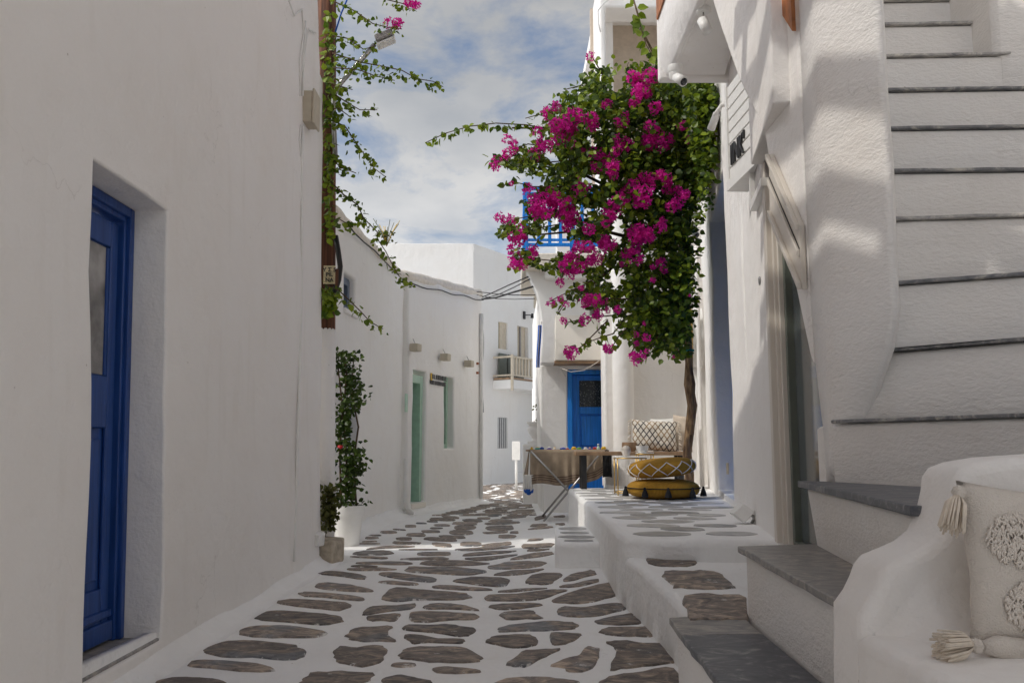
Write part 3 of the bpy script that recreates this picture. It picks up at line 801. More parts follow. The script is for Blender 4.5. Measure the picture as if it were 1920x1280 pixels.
for nm, s, z, o in (('frame', (s1 - 0.065, s1 - 0.002), (DZ0 + 0.012, DZ1 - 0.002), (-0.30, -0.165)),
                    ('frame', (s1 - 0.045, s1 - 0.002), (DZ0 + 0.012, DZ1 - 0.002), (-0.17, -0.145)),
                    ('frame', (s0, s1 - 0.066), (DZ1 - 0.075, DZ1 - 0.002), (-0.30, -0.165)),
                    ('frame', (s0, s1 - 0.046), (DZ1 - 0.05, DZ1 - 0.003), (-0.172, -0.146)),
                    ('stile', (s1 - 0.155, s1 - 0.085), (DZ0 + 0.03, DZ1 - 0.10), (-0.204, -0.186)),
                    ('rail', (s0, s1 - 0.156), (1.93, DZ1 - 0.10), (-0.204, -0.187)),
                    ('rail', (s0, s1 - 0.156), (1.08, 1.32), (-0.204, -0.187)),
                    ('rail', (s0, s1 - 0.156), (0.13, 0.36), (-0.204, -0.187)),
                    ('weather_bar', (s0, s1 - 0.08), (0.125, 0.21), (-0.204, -0.165)),
                    ('weather_bar', (s0, s1 - 0.08), (0.225, 0.26), (-0.204, -0.172))):
    fbox(nm, LP, s, z, o, 'navy_paint', door, lean=LEAN, bevel=0.006)
fbox('lower_panel', LP, (s0 + 0.02, s1 - 0.185), (0.40, 1.03), (-0.206, -0.194), 'navy_paint', door, lean=LEAN, bevel=0.012)
fbox('pane', LP, (s0, s1 - 0.157), (1.325, 1.925), (-0.2045, -0.2), 'curtain_glass', door, lean=LEAN)
fbox('glazing_bead', LP, (s1 - 0.178, s1 - 0.158), (1.325, 1.925), (-0.2035, -0.193), 'navy_paint', door, lean=LEAN)
def on_left(u, v, out=0.0):
    s, z = LP.hit(u, v, 0.0)
    for _ in range(4): s, z = LP.hit(u, v, LEAN * z + out)
    return LP.pt(s, z, LEAN * z + out)
tube('conduit', [on_left(u, v, 0.04) for u, v in ((568, 240), (566, 320), (566, 500), (563, 640), (559, 800), (553, 1000), (551, 1052))], 0.012, 'white_paint', house_a)
for u, v in ((566, 500), (561, 690), (556, 905)):
    p = on_left(u, v, 0.02); box('conduit_clip', (p.x - 0.03, p.x + 0.016), (p.y - 0.018, p.y + 0.018), (p.z - 0.018, p.z + 0.018), 'white_paint', house_a)
jb = on_left(566, 207, 0.0)
jbo = box('junction_box', (jb.x - 0.04, jb.x + 0.11), (jb.y - 0.1, jb.y + 0.10), (jb.z - 0.135, jb.z + 0.135), 'beige_plastic', house_a, bevel=0.01)
box('lid', (jb.x + 0.1102, jb.x + 0.13), (jb.y - 0.11, jb.y + 0.11), (jb.z - 0.15, jb.z + 0.15), 'beige_plastic', jbo, bevel=0.008)
for off, c in ((0, ((541, 0), (552, 30), (566, 18), (570, 60), (563, 110), (562, 180))), (0.01, ((573, 40), (572, 75), (568, 120), (566, 180))), (0.02, ((592, 62), (578, 55), (573, 90), (569, 140), (568, 180))),
               (0.0, ((564, 235), (562, 260), (563, 292), (567, 296), (568, 262), (567, 236)))):
    tube('cable', [on_left(u, v, 0.035 + off) for u, v in c], 0.007, 'white_paint', house_a, n=6)
pq = on_left(569, 524, 0.006)
box('plaque', (pq.x - 0.03, pq.x + 0.008), (pq.y - 0.07, pq.y + 0.07), (pq.z - 0.085, pq.z + 0.085), 'white_paint', house_a, bevel=0.003)
for dz in (0.03, -0.03): box('plaque_line', (pq.x + 0.0075, pq.x + 0.0105), (pq.y - 0.045, pq.y + 0.045), (pq.z + dz - 0.008, pq.z + dz + 0.008), 'grey_paint', house_a)
spot = thing('wall_spotlight', (-1.6, 7.45, 0.2), 'small white box spotlight at the foot of the left house corner', 'spotlight')
c_ = atY(592, 1008, 7.3)
mesh('housing', [(c_.x - 0.09, c_.y - .06, c_.z + .07), (c_.x + .06, c_.y - .1, c_.z + .03), (c_.x + .05, c_.y - .1, c_.z - .06), (c_.x - .07, c_.y - .06, c_.z - .07),
                 (c_.x - 0.09, c_.y + .08, c_.z + .08), (c_.x + .07, c_.y + .06, c_.z + .04), (c_.x + .06, c_.y + .06, c_.z - .07), (c_.x - .07, c_.y + .08, c_.z - .08)], BOXF, 'white_paint', spot, bevel=0.01)
box('bracket', (c_.x - 0.16, c_.x - 0.07), (c_.y - 0.02, c_.y + 0.02), (c_.z - 0.02, c_.z + 0.03), 'cable', spot)
blk = prism('stone_block', [(-1.70, 7.42), (-1.52, 7.40), (-1.475, 7.62), (-1.5, 7.8), (-1.70, 7.8)], -0.02, [0.17, 0.2, 0.16, 0.19, 0.2], 'stone_block', None, bevel=0.02, seg=3)
tag(blk, 'rough pale stone block on the street at the corner of the left house', 'stone')

# ------------------------------------------------------------------ utility pole, lamp and sign
pole = thing('utility_pole', (-1.70, 7.92, 0), 'brown wooden utility pole with a whitewashed foot behind the left house corner', 'utility pole')
tube('post', [(-1.76, 7.92, 2.0), (-1.80, 7.93, 4.0), (-1.87, 7.94, 7.5)], [0.105, 0.1, 0.085], 'pole_wood', pole, n=16)
tube('whitewashed_foot', [(-1.735, 7.92, -0.05), (-1.745, 7.92, 1.0), (-1.76, 7.92, 2.03), (-1.761, 7.92, 2.08)], [0.125, 0.115, 0.112, 0.104], 'limewash_rough', pole, n=16)
tube('black_conduit', [atY(u, v, 7.86) for u, v in ((629, 442), (634, 470), (638, 500), (635, 525), (629, 543), (624, 548))], 0.025, 'cable', pole)
tube('blue_cable', [atY(u, v, 7.85) for u, v in ((655, -10), (640, 25), (629, 60))], 0.008, 'flag_blue', pole, n=6)
lamp = thing('street_lamp', (-1.62, 7.8, 3.9), 'grey street lamp head on a bent arm fixed to the wooden pole', 'street lamp')
tube('arm', [atY(u, v, 7.75) for u, v in ((629, 300), (625, 215), (626, 180), (633, 163), (655, 138), (680, 110), (702, 84))], 0.024, 'steel', lamp)
hd = [atY(u, v, 7.75) for u, v in ((703, 72), (735, 60), (741, 70), (708, 84))]
mesh('lamp_head', [p + Vector((0, -0.08, 0)) for p in hd] + [p + Vector((0, 0.08, 0)) for p in hd], BOXF, 'grey_paint', lamp, bevel=0.012)
mesh('lens', [p + Vector((0, q, -0.012)) for p, q in ((hd[3], -.06), (hd[2], -.06), (hd[2], .06), (hd[3], .06))] + [p + Vector((0, q, -0.03)) for p, q in ((hd[3], -.06), (hd[2], -.06), (hd[2], .06), (hd[3], .06))], BOXF, 'white_paint', lamp)
def text(name, s, loc, rot, size, mat, parent, ext=0.003, align='CENTER', sx=1.0):
    cu = bpy.data.curves.new(name, 'FONT'); cu.body = s; cu.size = size; cu.extrude = ext; cu.align_x = align; cu.align_y = 'CENTER'
    cu.offset = size * 0.02
    tmp = bpy.data.objects.new(name + '_src', cu); COL.objects.link(tmp)
    dg = bpy.context.evaluated_depsgraph_get()
    me = bpy.data.meshes.new_from_object(tmp.evaluated_get(dg)); bpy.data.objects.remove(tmp)
    me.materials.clear(); me.name = name
    M_ = Matrix.Translation(loc) @ rot.to_4x4() @ Matrix.Diagonal((sx, 1, 1, 1))
    me.transform(M_)
    return obj(name, me, mat, parent)
FACE_CAM = Matrix(((1, 0, 0), (0, 0, -1), (0, 1, 0)))          # letters read from -Y
def facing(pl): return Matrix((pl.d, Vector((0, 0, 1)), pl.n)).transposed()
sg = thing('pole_sign', (-1.66, 7.8, 2.6), 'small cream sign with black capitals nailed to the wooden pole', 'sign')
a, b_ = atY(607, 498, 7.80), atY(628, 532, 7.80)
box('board', (a.x, b_.x), (7.798, 7.812), (b_.z, a.z), 'sign_cream', sg)
box('side_board', (b_.x + 0.002, b_.x + 0.03), (7.80, 7.814), (b_.z - 0.02, a.z - 0.03), 'pole_wood', sg)
for s, dv in (('Υ Σ 5', 506), ('PIL', 515), ('NA', 525)):
    p = atY(617.5, dv, 7.794); text('letters', s, p, FACE_CAM, 0.052, 'black_paint', sg)

# ------------------------------------------------------------------ white house with green door
house_b = thing('white_house', (-3.5, 12, 0), 'low white house with a green door and a rounded roof edge', 'house')
PA = Plane((-1.88, 8.75), (-1.60, 12.42)); PB = Plane((-1.52, 12.44), (-0.56, 15.62))
def zt_a(s): return 3.02 + 0.13 * s
wa = [PA.hit(647, 510) , PA.hit(667, 590)]; wb = [PA.hit(657, 702), PA.hit(672, 862)]
wall('wall', PA, 0, PA.len, -0.1, 3.5, 0.4, 'limewash_far', house_b, holes=[(wa[0][0], wa[1][0], wa[1][1], wa[0][1]), (wb[0][0], wb[1][0], wb[1][1], wb[0][1])], ztop=None, amp=0.012, bevel=0.03)
gd = [PB.hit(774, 700), PB.hit(797, 930)]; gw = [PB.hit(834, 705), PB.hit(851, 840)]
wall('wall', PB, 0, PB.len, -0.1, 3.5, 0.4, 'limewash_far', house_b, holes=[(gd[0][0], gd[1][0], 0.16, gd[0][1]), (gw[0][0], gw[1][0], gw[1][1], gw[0][1])], amp=0.012, bevel=0.03, seed=4)
for v in house_b.children[-1].data.vertices:
    if v.co.z > 2.6: v.co.z += (v.co.z - 2.6) / 0.9 * 0.09 * max(0, (Vector((v.co.x, v.co.y, 0)) - PB.p).dot(PB.d))
box('end_wall', (-6, -2.3), (8.76, 9.1), (-0.1, 3.45), 'limewash_far', house_b)
prism('roof', [(-6, 9.0), (-2.2, 9.0), (-1.9, 12.4), (-0.9, 15.6), (-6, 15.6)], 3.2, 3.3, 'limewash_far', house_b)
# rounded roof edge in cream lime
ed = [PA.pt(i * PA.len / 14, 3.48 + 0.008 * math.sin(i * 2.1), -0.085) for i in range(15)] + [PB.pt(i * PB.len / 12, 3.49 + 0.09 * i * PB.len / 12, -0.085) for i in range(13)]
tube('roof_edge', ed, [0.10 + 0.008 * math.sin(i * 1.9) for i in range(len(ed))], 'roof_cream', house_b, n=12)
tube('roof_cable', [PA.pt(PA.hs(u), 3.42 - 0.03 * abs(math.sin(i)), 0.035) for i, u in enumerate((637, 650, 668, 690, 715, 738))] , 0.009, 'cable', house_b, n=6)
tube('roof_cable', [PB.pt(s * PB.len, 3.38 + 0.09 * s * PB.len - 0.03 * math.sin(s * 9) ** 2, 0.03) for s in [i / 16 for i in range(17)]], 0.009, 'cable', house_b, n=6)
cove('wall_foot', lerp_pts((-1.90, 8.7), (-1.60, 12.42), 14), 0.22, 0.13, 'limewash_floor', house_b)
cove('wall_foot', lerp_pts((-1.52, 12.44), (-0.56, 15.62), 14), 0.12, 0.10, 'limewash_floor', house_b)
def window(pl, a, b, parent, frame, glass, name='window', depth=0.12, bars=(1, 2), fw=0.05):
    s0, s1, z1, z0 = a[0], b[0], a[1], b[1]
    w = fbox(name, pl, (s0, s1), (z0, z1), (-depth - 0.05, -depth - 0.03), glass, parent)
    fbox('frame', pl, (s0, s0 + fw), (z0, z1), (-depth - 0.029, -depth + 0.02), frame, w)
    fbox('frame', pl, (s1 - fw, s1), (z0, z1), (-depth - 0.029, -depth + 0.02), frame, w)
    fbox('frame', pl, (s0 + fw, s1 - fw), (z1 - fw, z1), (-depth - 0.029, -depth + 0.018), frame, w)
    fbox('frame', pl, (s0 + fw, s1 - fw), (z0, z0 + fw), (-depth - 0.029, -depth + 0.018), frame, w)
    for i in range(bars[0]):
        s = s0 + (s1 - s0) * (i + 1) / (bars[0] + 1); fbox('mullion', pl, (s - fw * .4, s + fw * .4), (z0 + fw, z1 - fw), (-depth - 0.029, -depth + 0.01), frame, w)
    for i in range(bars[1]):
        z = z0 + (z1 - z0) * (i + 1) / (bars[1] + 1); fbox('glazing_bar', pl, (s0 + fw, s1 - fw), (z - fw * .35, z + fw * .35), (-depth - 0.029, -depth + 0.006), frame, w)
    return w
w = window(PA, wa[0], wa[1], house_b, 'grey_blue_paint', 'dark_glass', bars=(1, 0), depth=0.1, fw=0.08)
fbox('sill', PA, (wa[0][0] - .03, wa[1][0] + .03), (wa[1][1] - 0.05, wa[1][1]), (-0.1, 0.03), 'limewash_far', w, bevel=0.008)
fbox('shutter', PA, (wb[0][0], wb[1][0]), (wb[1][1], wb[0][1]), (-0.16, -0.1), 'grey_blue_paint', house_b)
s0, s1, zt = gd[0][0], gd[1][0], gd[0][1]
gdo = fbox('door', PB, (s0, s1), (0.16, zt), (-0.27, -0.24), 'green_paint', house_b)
fbox('frame', PB, (s1 - 0.09, s1), (0.162, zt), (-0.239, -0.06), 'pale_green_paint', gdo, bevel=0.005)
fbox('frame', PB, (s0, s1 - 0.091), (zt - 0.12, zt), (-0.239, -0.06), 'pale_green_paint', gdo, bevel=0.005)
for i in range(4):
    a = s0 + (s1 - s0 - 0.1) * i / 4; fbox('plank', PB, (a + 0.008, a + (s1 - s0 - 0.1) / 4 - 0.008), (0.17, zt - 0.125), (-0.239, -0.215), 'green_paint', gdo, bevel=0.004)
fbox('doorstep', PB, (s0 + .002, s1 - .002), (0.08, 0.158), (-0.35, 0.02), 'cream_plaster', house_b, bevel=0.01)
w = window(PB, gw[0], gw[1], house_b, 'pale_green_paint', 'green_glass', bars=(0, 0), depth=0.14, fw=0.07)
s, z = PB.hit(820, 712)
text('lettering', 'IEL EIBNILIE', PB.pt(s + 0.05, PB.hit(820, 708)[1], 0.012), facing(PB), 0.10, 'black_paint', house_b, 0.006, sx=1.25)
text('lettering', 'HIEI EHIIIBHIIIE', PB.pt(s + 0.0, PB.hit(820, 719)[1], 0.012), facing(PB), 0.085, 'black_paint', house_b, 0.006, sx=1.2)
s, z = PB.hit(808, 705); fbox('emblem', PB, (s - 0.03, s + 0.035), (z - 0.07, z + 0.05), (0.004, 0.016), 'yellow_paint', house_b, bevel=0.006)
s, z = PB.hit(760, 755); fbox('notice', PB, (s - 0.03, s + 0.05), (z - 0.13, z + 0.13), (0.004, 0.016), 'pale_green_paint', house_b)
for i, (u, v, wl) in enumerate(((768, 652, 'nearest the roof corner, above the green door'), (825, 670, 'above the black lettering'), (870, 682, 'right of the green window'))):
    s, z = PB.hit(u, v); q = PB.pt(s, z)
    t_ = thing('wall_lamp', q, 'small beige box lamp on the white wall, ' + wl, 'wall lamp', 'box lamps over the green door')
    fbox('housing', PB, (s - 0.08, s + 0.08), (z - 0.055, z + 0.055), (0.03, 0.16), 'beige_plastic', t_, bevel=0.008)
    fbox('mount', PB, (s - 0.03, s + 0.03), (z - 0.03, z + 0.03), (-0.02, 0.03), 'white_paint', t_)
    tube('arm', [PB.pt(s, z + 0.055, 0.09), PB.pt(s + 0.05, z + 0.14, 0.03)], 0.006, 'steel', t_, n=6)
tube('downpipe', [PB.pt(PB.hs(u), z, 0.05) for u, z in ((755, 0.82), (755, 0.5), (755, 0.22), (759, 0.12), (768, 0.03))], 0.035, 'white_paint', house_b)
tube('wall_pipe', [PB.pt(PB.len - 0.12, z, 0.04) for z in (0.05, 0.9, 1.8, 2.7, 3.4)], 0.035, 'white_paint', house_b)
tube('wall_cable', [PB.pt(PB.len - 0.02, z, 0.03 + 0.012 * math.sin(z * 5)) for z in [1.6 + 0.13 * i for i in range(14)]], 0.012, 'cable', house_b, n=6)
for zz_ in (2.45, 2.28):
    fbox('cable_clip', PB, (PB.len - 0.3, PB.len - 0.26), (zz_, zz_ + 0.04), (0.0, 0.04), 'terracotta', house_b)

# ------------------------------------------------------------------ tall white house at the end of the street
house_c = thing('white_house', (-1.5, 26, 0), 'tall plain white house closing the street, with a small railed balcony', 'house')
PC = Plane((-1.0, 22.0), (2.3, 27.3)); PD = Plane((-6.0, 22.0), (-1.0, 22.0))
def zc(s): return 6.28
hc = {}
for k, (a, b) in {'w1': ((941, 603), (959, 665)), 'w2': ((1002, 616), (1020, 668)), 'dr': ((970, 610), (991, 708)), 'u1': ((947, 522), (958, 565)), 'u2': ((1001, 541), (1012, 580)), 'lw': ((934, 782), (952, 840)), 'rc': ((971, 731), (1030, 884))}.items():
    A_, B_ = PC.hit(*a), PC.hit(*b); hc[k] = (A_[0], B_[0], max(0.0, B_[1]), A_[1])
zm = 6.28
wall('wall', PC, 0, PC.len, -0.1, 9.0, 0.5, 'limewash_far', house_c, holes=[(h[0], h[1], h[2], h[3]) for h in hc.values()], amp=0.01, step=0.6, bevel=0.02)
for v in house_c.children[-1].data.vertices:
    if v.co.z > 6.0:
        s = (Vector((v.co.x, v.co.y, 0)) - PC.p).dot(PC.d); v.co.z = 6.0 + (v.co.z - 6.0) / 3.0 * (zc(s) - 6.0)
wall('wall', PD, 0, PD.len - 0.003, -0.1, 6.28, 0.5, 'limewash_far', house_c, amp=0.01, step=0.6, bevel=0.02)
prism('roof', [(-6, 22.3), (-1.2, 22.3), (1.9, 27.2), (-6, 30)], 5.6, 5.8, 'limewash_far', house_c)
def hh(k): h = hc[k]; return (h[0], h[3]), (h[1], h[2])
for k in ('w1', 'w2'): window(PC, *hh(k), house_c, 'cream_paint', 'green_glass', bars=(1, 2), depth=0.08, fw=0.16)
for k in ('u1', 'u2'):
    h = hc[k]; fbox('shutter', PC, (h[0], h[1]), (h[2], h[3]), (-0.16, -0.1), 'cream_paint', house_c)
h = hc['dr']
cd_ = fbox('balcony_door', PC, (h[0], h[1]), (h[2], h[3]), (-0.2, -0.12), 'cream_paint', house_c)
fbox('meeting_stile', PC, ((h[0] + h[1]) / 2 - 0.03, (h[0] + h[1]) / 2 + 0.03), (h[2], h[3]), (-0.12, -0.08), 'grey_paint', cd_)
h = hc['lw']
lw = fbox('barred_window', PC, (h[0], h[1]), (h[2], h[3]), (-0.3, -0.2), 'grey_paint', house_c)
for i in range(5):
    s = h[0] + (h[1] - h[0]) * (i + 0.5) / 5; fbox('bar', PC, (s - 0.03, s + 0.03), (h[2], h[3]), (-0.06, -0.02), 'steel', lw)
for i in range(2):
    z = h[2] + (h[3] - h[2]) * (i + 1) / 3; fbox('bar', PC, (h[0], h[1]), (z - 0.02, z + 0.02), (-0.09, -0.062), 'steel', lw)
h = hc['rc']; fbox('recess_door', PC, (h[0], h[1]), (0, h[3]), (-0.55, -0.5), 'limewash_far', house_c)
# small railed balcony
o_b = 0.62
sa, zb0 = PC.hit(961, 728, o_b); sb, _ = PC.hit(1026, 728, o_b); zb1 = PC.hit(961, 711, o_b)[1]; zr = PC.hit(961, 666, o_b)[1]
bal = fbox('balcony', PC, (sa, sb), (zb0, zb1), (-0.02, o_b), 'limewash_far', house_c, bevel=0.015)
fbox('deck_edge', PC, (sa, sb), (zb1 + 0.003, zb1 + 0.06), (0.02, o_b - 0.02), 'bench_wood', bal)
for z0, z1 in ((zr - 0.05, zr), (zb1 + 0.1, zb1 + 0.14)):
    fbox('rail', PC, (sa, sb), (z0, z1), (o_b - 0.06, o_b), 'cream_paint', bal)
    fbox('rail', PC, (sa, sa + 0.06), (z0, z1), (0.0, o_b - 0.061), 'cream_paint', bal)
nb = 12
for i in range(nb):
    s = sa + 0.1 + (sb - sa - 0.2) * i / (nb - 1); fbox('baluster', PC, (s - 0.028, s + 0.028), (zb1 + 0.14, zr - 0.05), (o_b - 0.055, o_b - 0.015), 'cream_paint', bal)
fbox('corner_post', PC, (sa - 0.012, sa + 0.045), (zb0 - 0.05, zr + 0.03), (o_b - 0.05, o_b + 0.008), 'cream_paint', bal)
for i in range(3): fbox('shutter_screen', PC, (sa + 0.2 + i * 0.45, sa + 0.58 + i * 0.45), (zb1 + 0.06, zb1 + 0.75), (0.05, 0.08), 'sage_paint', bal)
s, z = PC.hit(986, 592)
lq = thing('wall_lamp', PC.pt(s, z), 'black wall lantern high on the far white house', 'wall lamp')
fbox('backplate', PC, (s - 0.16, s - 0.08), (z - 0.11, z + 0.11), (0, 0.04), 'black_paint', lq)
tube('arm', [PC.pt(s - 0.12, z, 0.03), PC.pt(s, z + 0.02, 0.12), PC.pt(s + 0.12, z, 0.14)], 0.014, 'black_paint', lq, n=6)
tube('shade', [PC.pt(s + 0.12, z + 0.07, 0.14), PC.pt(s + 0.12, z - 0.06, 0.14)], [0.03, 0.05], 'black_paint', lq)

# ------------------------------------------------------------------ blue-door house
house_d = thing('white_house', (1.2, 14.5, 0), 'white house with a bright blue door and a blue railed balcony on curved corbels', 'house')
PE = Plane((0.44, 13.3), (2.6, 13.3))              # s = x - 0.44
bd = [PE.hit(1064, 693), PE.hit(1146, 956)]
bdx0, bdx1, bdz = bd[0][0], bd[0][0] + 0.84, bd[0][1]
zl = PE.hit(1040, 683)[1]
wall('wall', PE, 0, 2.1, -0.1, zl, 0.35, 'limewash_far', house_d, holes=[(bdx0, bdx1, 0.02, bdz)], amp=0.008, bevel=0.03)
box('side_wall', (0.445, 0.8), (13.652, 19), (-0.1, zl), 'limewash_far', house_d, bevel=0.03)
# upper part with the curved corbel on its street side
cp = [atY(u, v, 12.95) for u, v in ((1014, 681), (1016, 640), (1016, 605), (1012, 575), (1006, 548), (1001, 538), (994, 522), (987, 510), (981, 502))]
zt = cp[-1].z
profile('corbel', [(p.x, p.z) for p in cp] + [(1.2, zt), (1.2, cp[0].z)], 12.95, 13.28, 'limewash_far', house_d, bevel=0.02)
box('upper_wall', (0.46, 2.6), (13.281, 19), (zl + 0.002, zt), 'limewash_far', house_d, bevel=0.03)
# sloping plaster hood over the door
hx0, hx1 = atY(1041, 680, 12.9).x, 1.62
za_, zb_ = atY(1041, 676, 12.9).z, atY(1041, 590, 12.95).z
prism('door_hood', [(hx0, 12.86), (hx1, 12.86), (hx1, 12.949), (hx0, 12.949)], za_, [za_ + .25, za_ + .25, zb_, zb_], 'cream_plaster', house_d, bevel=0.015)
box('lintel_board', (hx0 - 0.01, hx1), (12.88, 13.26), (za_ - 0.045, za_ - 0.003), 'bench_wood', house_d)
s0, s1 = bdx0, bdx1
d_ = fbox('door', PE, (s0, s1), (0.0, bdz), (-0.2, -0.16), 'blue_paint', house_d)
for s, z, o in (((s0, s0 + 0.075), (0.0, bdz), (-0.159, 0.0)), ((s1 - 0.07, s1), (0.0, bdz), (-0.159, 0.0)), ((s0 + 0.076, s1 - 0.071), (bdz - 0.07, bdz), (-0.159, -0.002))):
    fbox('frame', PE, s, z, o, 'blue_paint', d_, bevel=0.008)
zw0, zw1 = PE.hit(1090, 762)[1], PE.hit(1090, 712)[1]
for s, z in (((s0 + 0.08, s0 + 0.19), (0.05, bdz - 0.08)), ((s1 - 0.18, s1 - 0.075), (0.05, bdz - 0.08)), ((s0 + 0.191, s1 - 0.181), (zw1, bdz - 0.08)), ((s0 + 0.191, s1 - 0.181), (zw0 - 0.11, zw0)), ((s0 + 0.191, s1 - 0.181), (0.85, 0.97)), ((s0 + 0.191, s1 - 0.181), (0.05, 0.25))):
    fbox('rail', PE, s, z, (-0.159, -0.115), 'blue_paint', d_, bevel=0.006)
fbox('pane', PE, (s0 + 0.19, s1 - 0.18), (zw0, zw1), (-0.159, -0.15), 'speckled_glass', d_)
fbox('panel', PE, (s0 + 0.215, s1 - 0.205), (1.0, zw0 - 0.135), (-0.159, -0.14), 'blue_paint', d_, bevel=0.012)
fbox('panel', PE, (s0 + 0.215, s1 - 0.205), (0.28, 0.83), (-0.159, -0.14), 'blue_paint', d_, bevel=0.012)
tube('wall_cable', [PE.pt(PE.hs(u), PE.hit(u, v)[1], 0.012) for u, v in ((1041, 676), (1052, 690), (1062, 706))], 0.008, 'white_paint', house_d, n=6)
tube('wall_cable', [atY(u, v, 12.84) for u, v in ((1050, 689), (1070, 697), (1095, 694), (1118, 680), (1150, 655))], 0.005, 'roof_cream', house_d, n=6)
# balcony slab and railing
bx0, bx1 = atY(979, 490, 12.6).x, 2.4
zs0, zs1 = atY(1000, 500, 12.6).z, atY(1000, 474, 12.6).z
slab = box('balcony', (bx0, bx1), (12.6, 15.2), (zs0, zs1), 'roof_cream', house_d, bevel=0.02)
box('soffit_beam', (bx0 + 0.35, bx1), (12.72, 12.94), (zs0 - 0.14, zs0 - 0.003), 'limewash_far', slab)
rz0, rz1 = atY(1000, 462, 12.65).z, atY(1000, 352, 12.65).z
rx0 = atY(980, 440, 12.65).x
for z, hgt, dpt in ((rz1 - 0.04, 0.05, 0.05), (rz1 - 0.11, 0.04, 0.03), (rz0, 0.05, 0.05), (rz0 + 0.08, 0.04, 0.03)):
    box('rail', (rx0 + 0.04, bx1), (12.65 - dpt / 2, 12.65 + dpt / 2), (z, z + hgt), 'blue_paint', slab, bevel=0.006)
    box('rail', (rx0 + 0.04 - dpt / 2, rx0 + 0.04 + dpt / 2), (12.70, 15.1), (z, z + hgt), 'blue_paint', slab, bevel=0.006)
box('corner_post', (rx0, rx0 + 0.085), (12.61, 12.69), (zs1 + 0.002, rz1 + 0.08), 'blue_paint', slab, bevel=0.01)
x = rx0 + 0.22; k = 0
while x < bx1 - 0.1:
    wdt = 0.085 if k % 4 == 3 else 0.05
    box('baluster', (x, x + wdt), (12.63, 12.67), ((zs1 + 0.002) if k % 4 == 3 else rz0 + 0.05, rz1 - 0.08), 'blue_paint', slab); x += 0.165; k += 1
for i in range(14): box('baluster', (rx0 + 0.02, rx0 + 0.06), (12.8 + i * 0.16, 12.85 + i * 0.16), (rz0 + 0.05, rz1 - 0.08), 'blue_paint', slab)
wall('set_back_wall', Plane((0.82, 15.4), (4.5, 15.4)), 0, 3.68, zs1 - 0.1, 5.3, 0.3, 'limewash_far', house_d, amp=0.01, step=0.5)
fp = thing('flower_pot', (1.1, 12.9, zs1), 'terracotta pot standing behind the blue balcony railing', 'flower pot')
q = atY(1098, 440, 12.95)
lathe('pot', [(0.08, 0), (0.12, 0.2), (0.14, 0.21), (0.14, 0.25), (0.12, 0.25), (0.11, 0.2), (0, 0.2)], (q.x, 12.95, zs1), 'terracotta', fp, 16)
lathe('soil', [(0.0, 0.205), (0.112, 0.2), (0.112, 0.19), (0, 0.19)], (q.x, 12.95, zs1 + 0.01), 'soil', fp, 12)

# ------------------------------------------------------------------ house behind the terrace, with the tall pilaster
house_e = thing('white_house', (2.4, 12.6, 0), 'pale white house behind the terrace bench, with a rounded pilaster and an open upper loggia', 'house')
PG = Plane((1.34, 12.35), (4.2, 12.35))
lo0, lo1 = PG.hit(1135, 14), PG.hit(1232, 150)
wall('wall', PG, 0, 2.86, 0.4, 8.2, 0.5, 'limewash', house_e, holes=[(lo0[0], lo0[0] + 1.6, 4.9, lo0[1])], amp=0.008, step=0.4, bevel=0.03)
box('loggia_back', (1.3, 4.0), (13.4, 13.5), (4.5, 8.2), 'beige_cloth', house_e)
box('side_wall', (1.345, 1.6), (12.852, 13.4), (3.9, 8.2), 'limewash', house_e)
box('roof', (1.36, 4.2), (12.86, 17), (7.9, 8.1), 'limewash', house_e)
lathe('pilaster', [(0.16, 0.40), (0.15, 1.2), (0.15, 4.6), (0.14, 4.65)], (atY(1170, 800, 12.2).x, 12.22, 0), 'limewash', house_e, 20)
for off in (0.0, 0.03): tube('roof_cable', [atY(u, v, 12.28 - off) for u, v in ((1150, -6), (1132, 6), (1121, 20), (1122, 45), (1126, 60))], 0.012, 'white_paint', house_e, n=6)

# ------------------------------------------------------------------ right-hand house along the terrace
house_f = thing('white_house', (2.6, 8, 0), 'white shop house along the terrace on the right, with a glass door', 'house')
fd = [RF.hit(1331, 400), RF.hit(1376, 940)]
gl0 = RF.hs(1462, 1000)
wall('wall', RF, 0, gl0, 0.40, 6.5, 0.5, 'limewash', house_f, holes=[(fd[0][0], fd[1][0], TZ + 0.01, 3.62)], amp=0.012, step=0.22, bevel=0.03)
wall('wall', RF, gl0 + 0.002, RF.len, 2.72, 6.5, 0.5, 'limewash', house_f, amp=0.004, bevel=0.01)
fdo = fbox('door', RF, (fd[0][0], fd[1][0]), (TZ + 0.012, 3.62), (-0.30, -0.24), 'blue_paint', house_f)
fbox('frame', RF, (fd[0][0], fd[0][0] + 0.08), (TZ + 0.012, 3.6), (-0.239, -0.19), 'blue_paint', fdo)
fbox('frame', RF, (fd[1][0] - 0.1, fd[1][0]), (TZ + 0.012, 3.6), (-0.239, -0.17), 'blue_paint', fdo)
for i in range(4): fbox('panel', RF, (fd[0][0] + 0.1, fd[1][0] - 0.12), (TZ + 0.1 + i * 0.75, TZ + 0.7 + i * 0.75), (-0.239, -0.22), 'blue_paint', fdo, bevel=0.01)
fbox('doorstep', RF, (fd[0][0] - 0.02, fd[1][0] + 0.02), (TZ - 0.03, TZ + 0.06), (-0.23, -0.004), 'limewash', house_f, bevel=0.01)
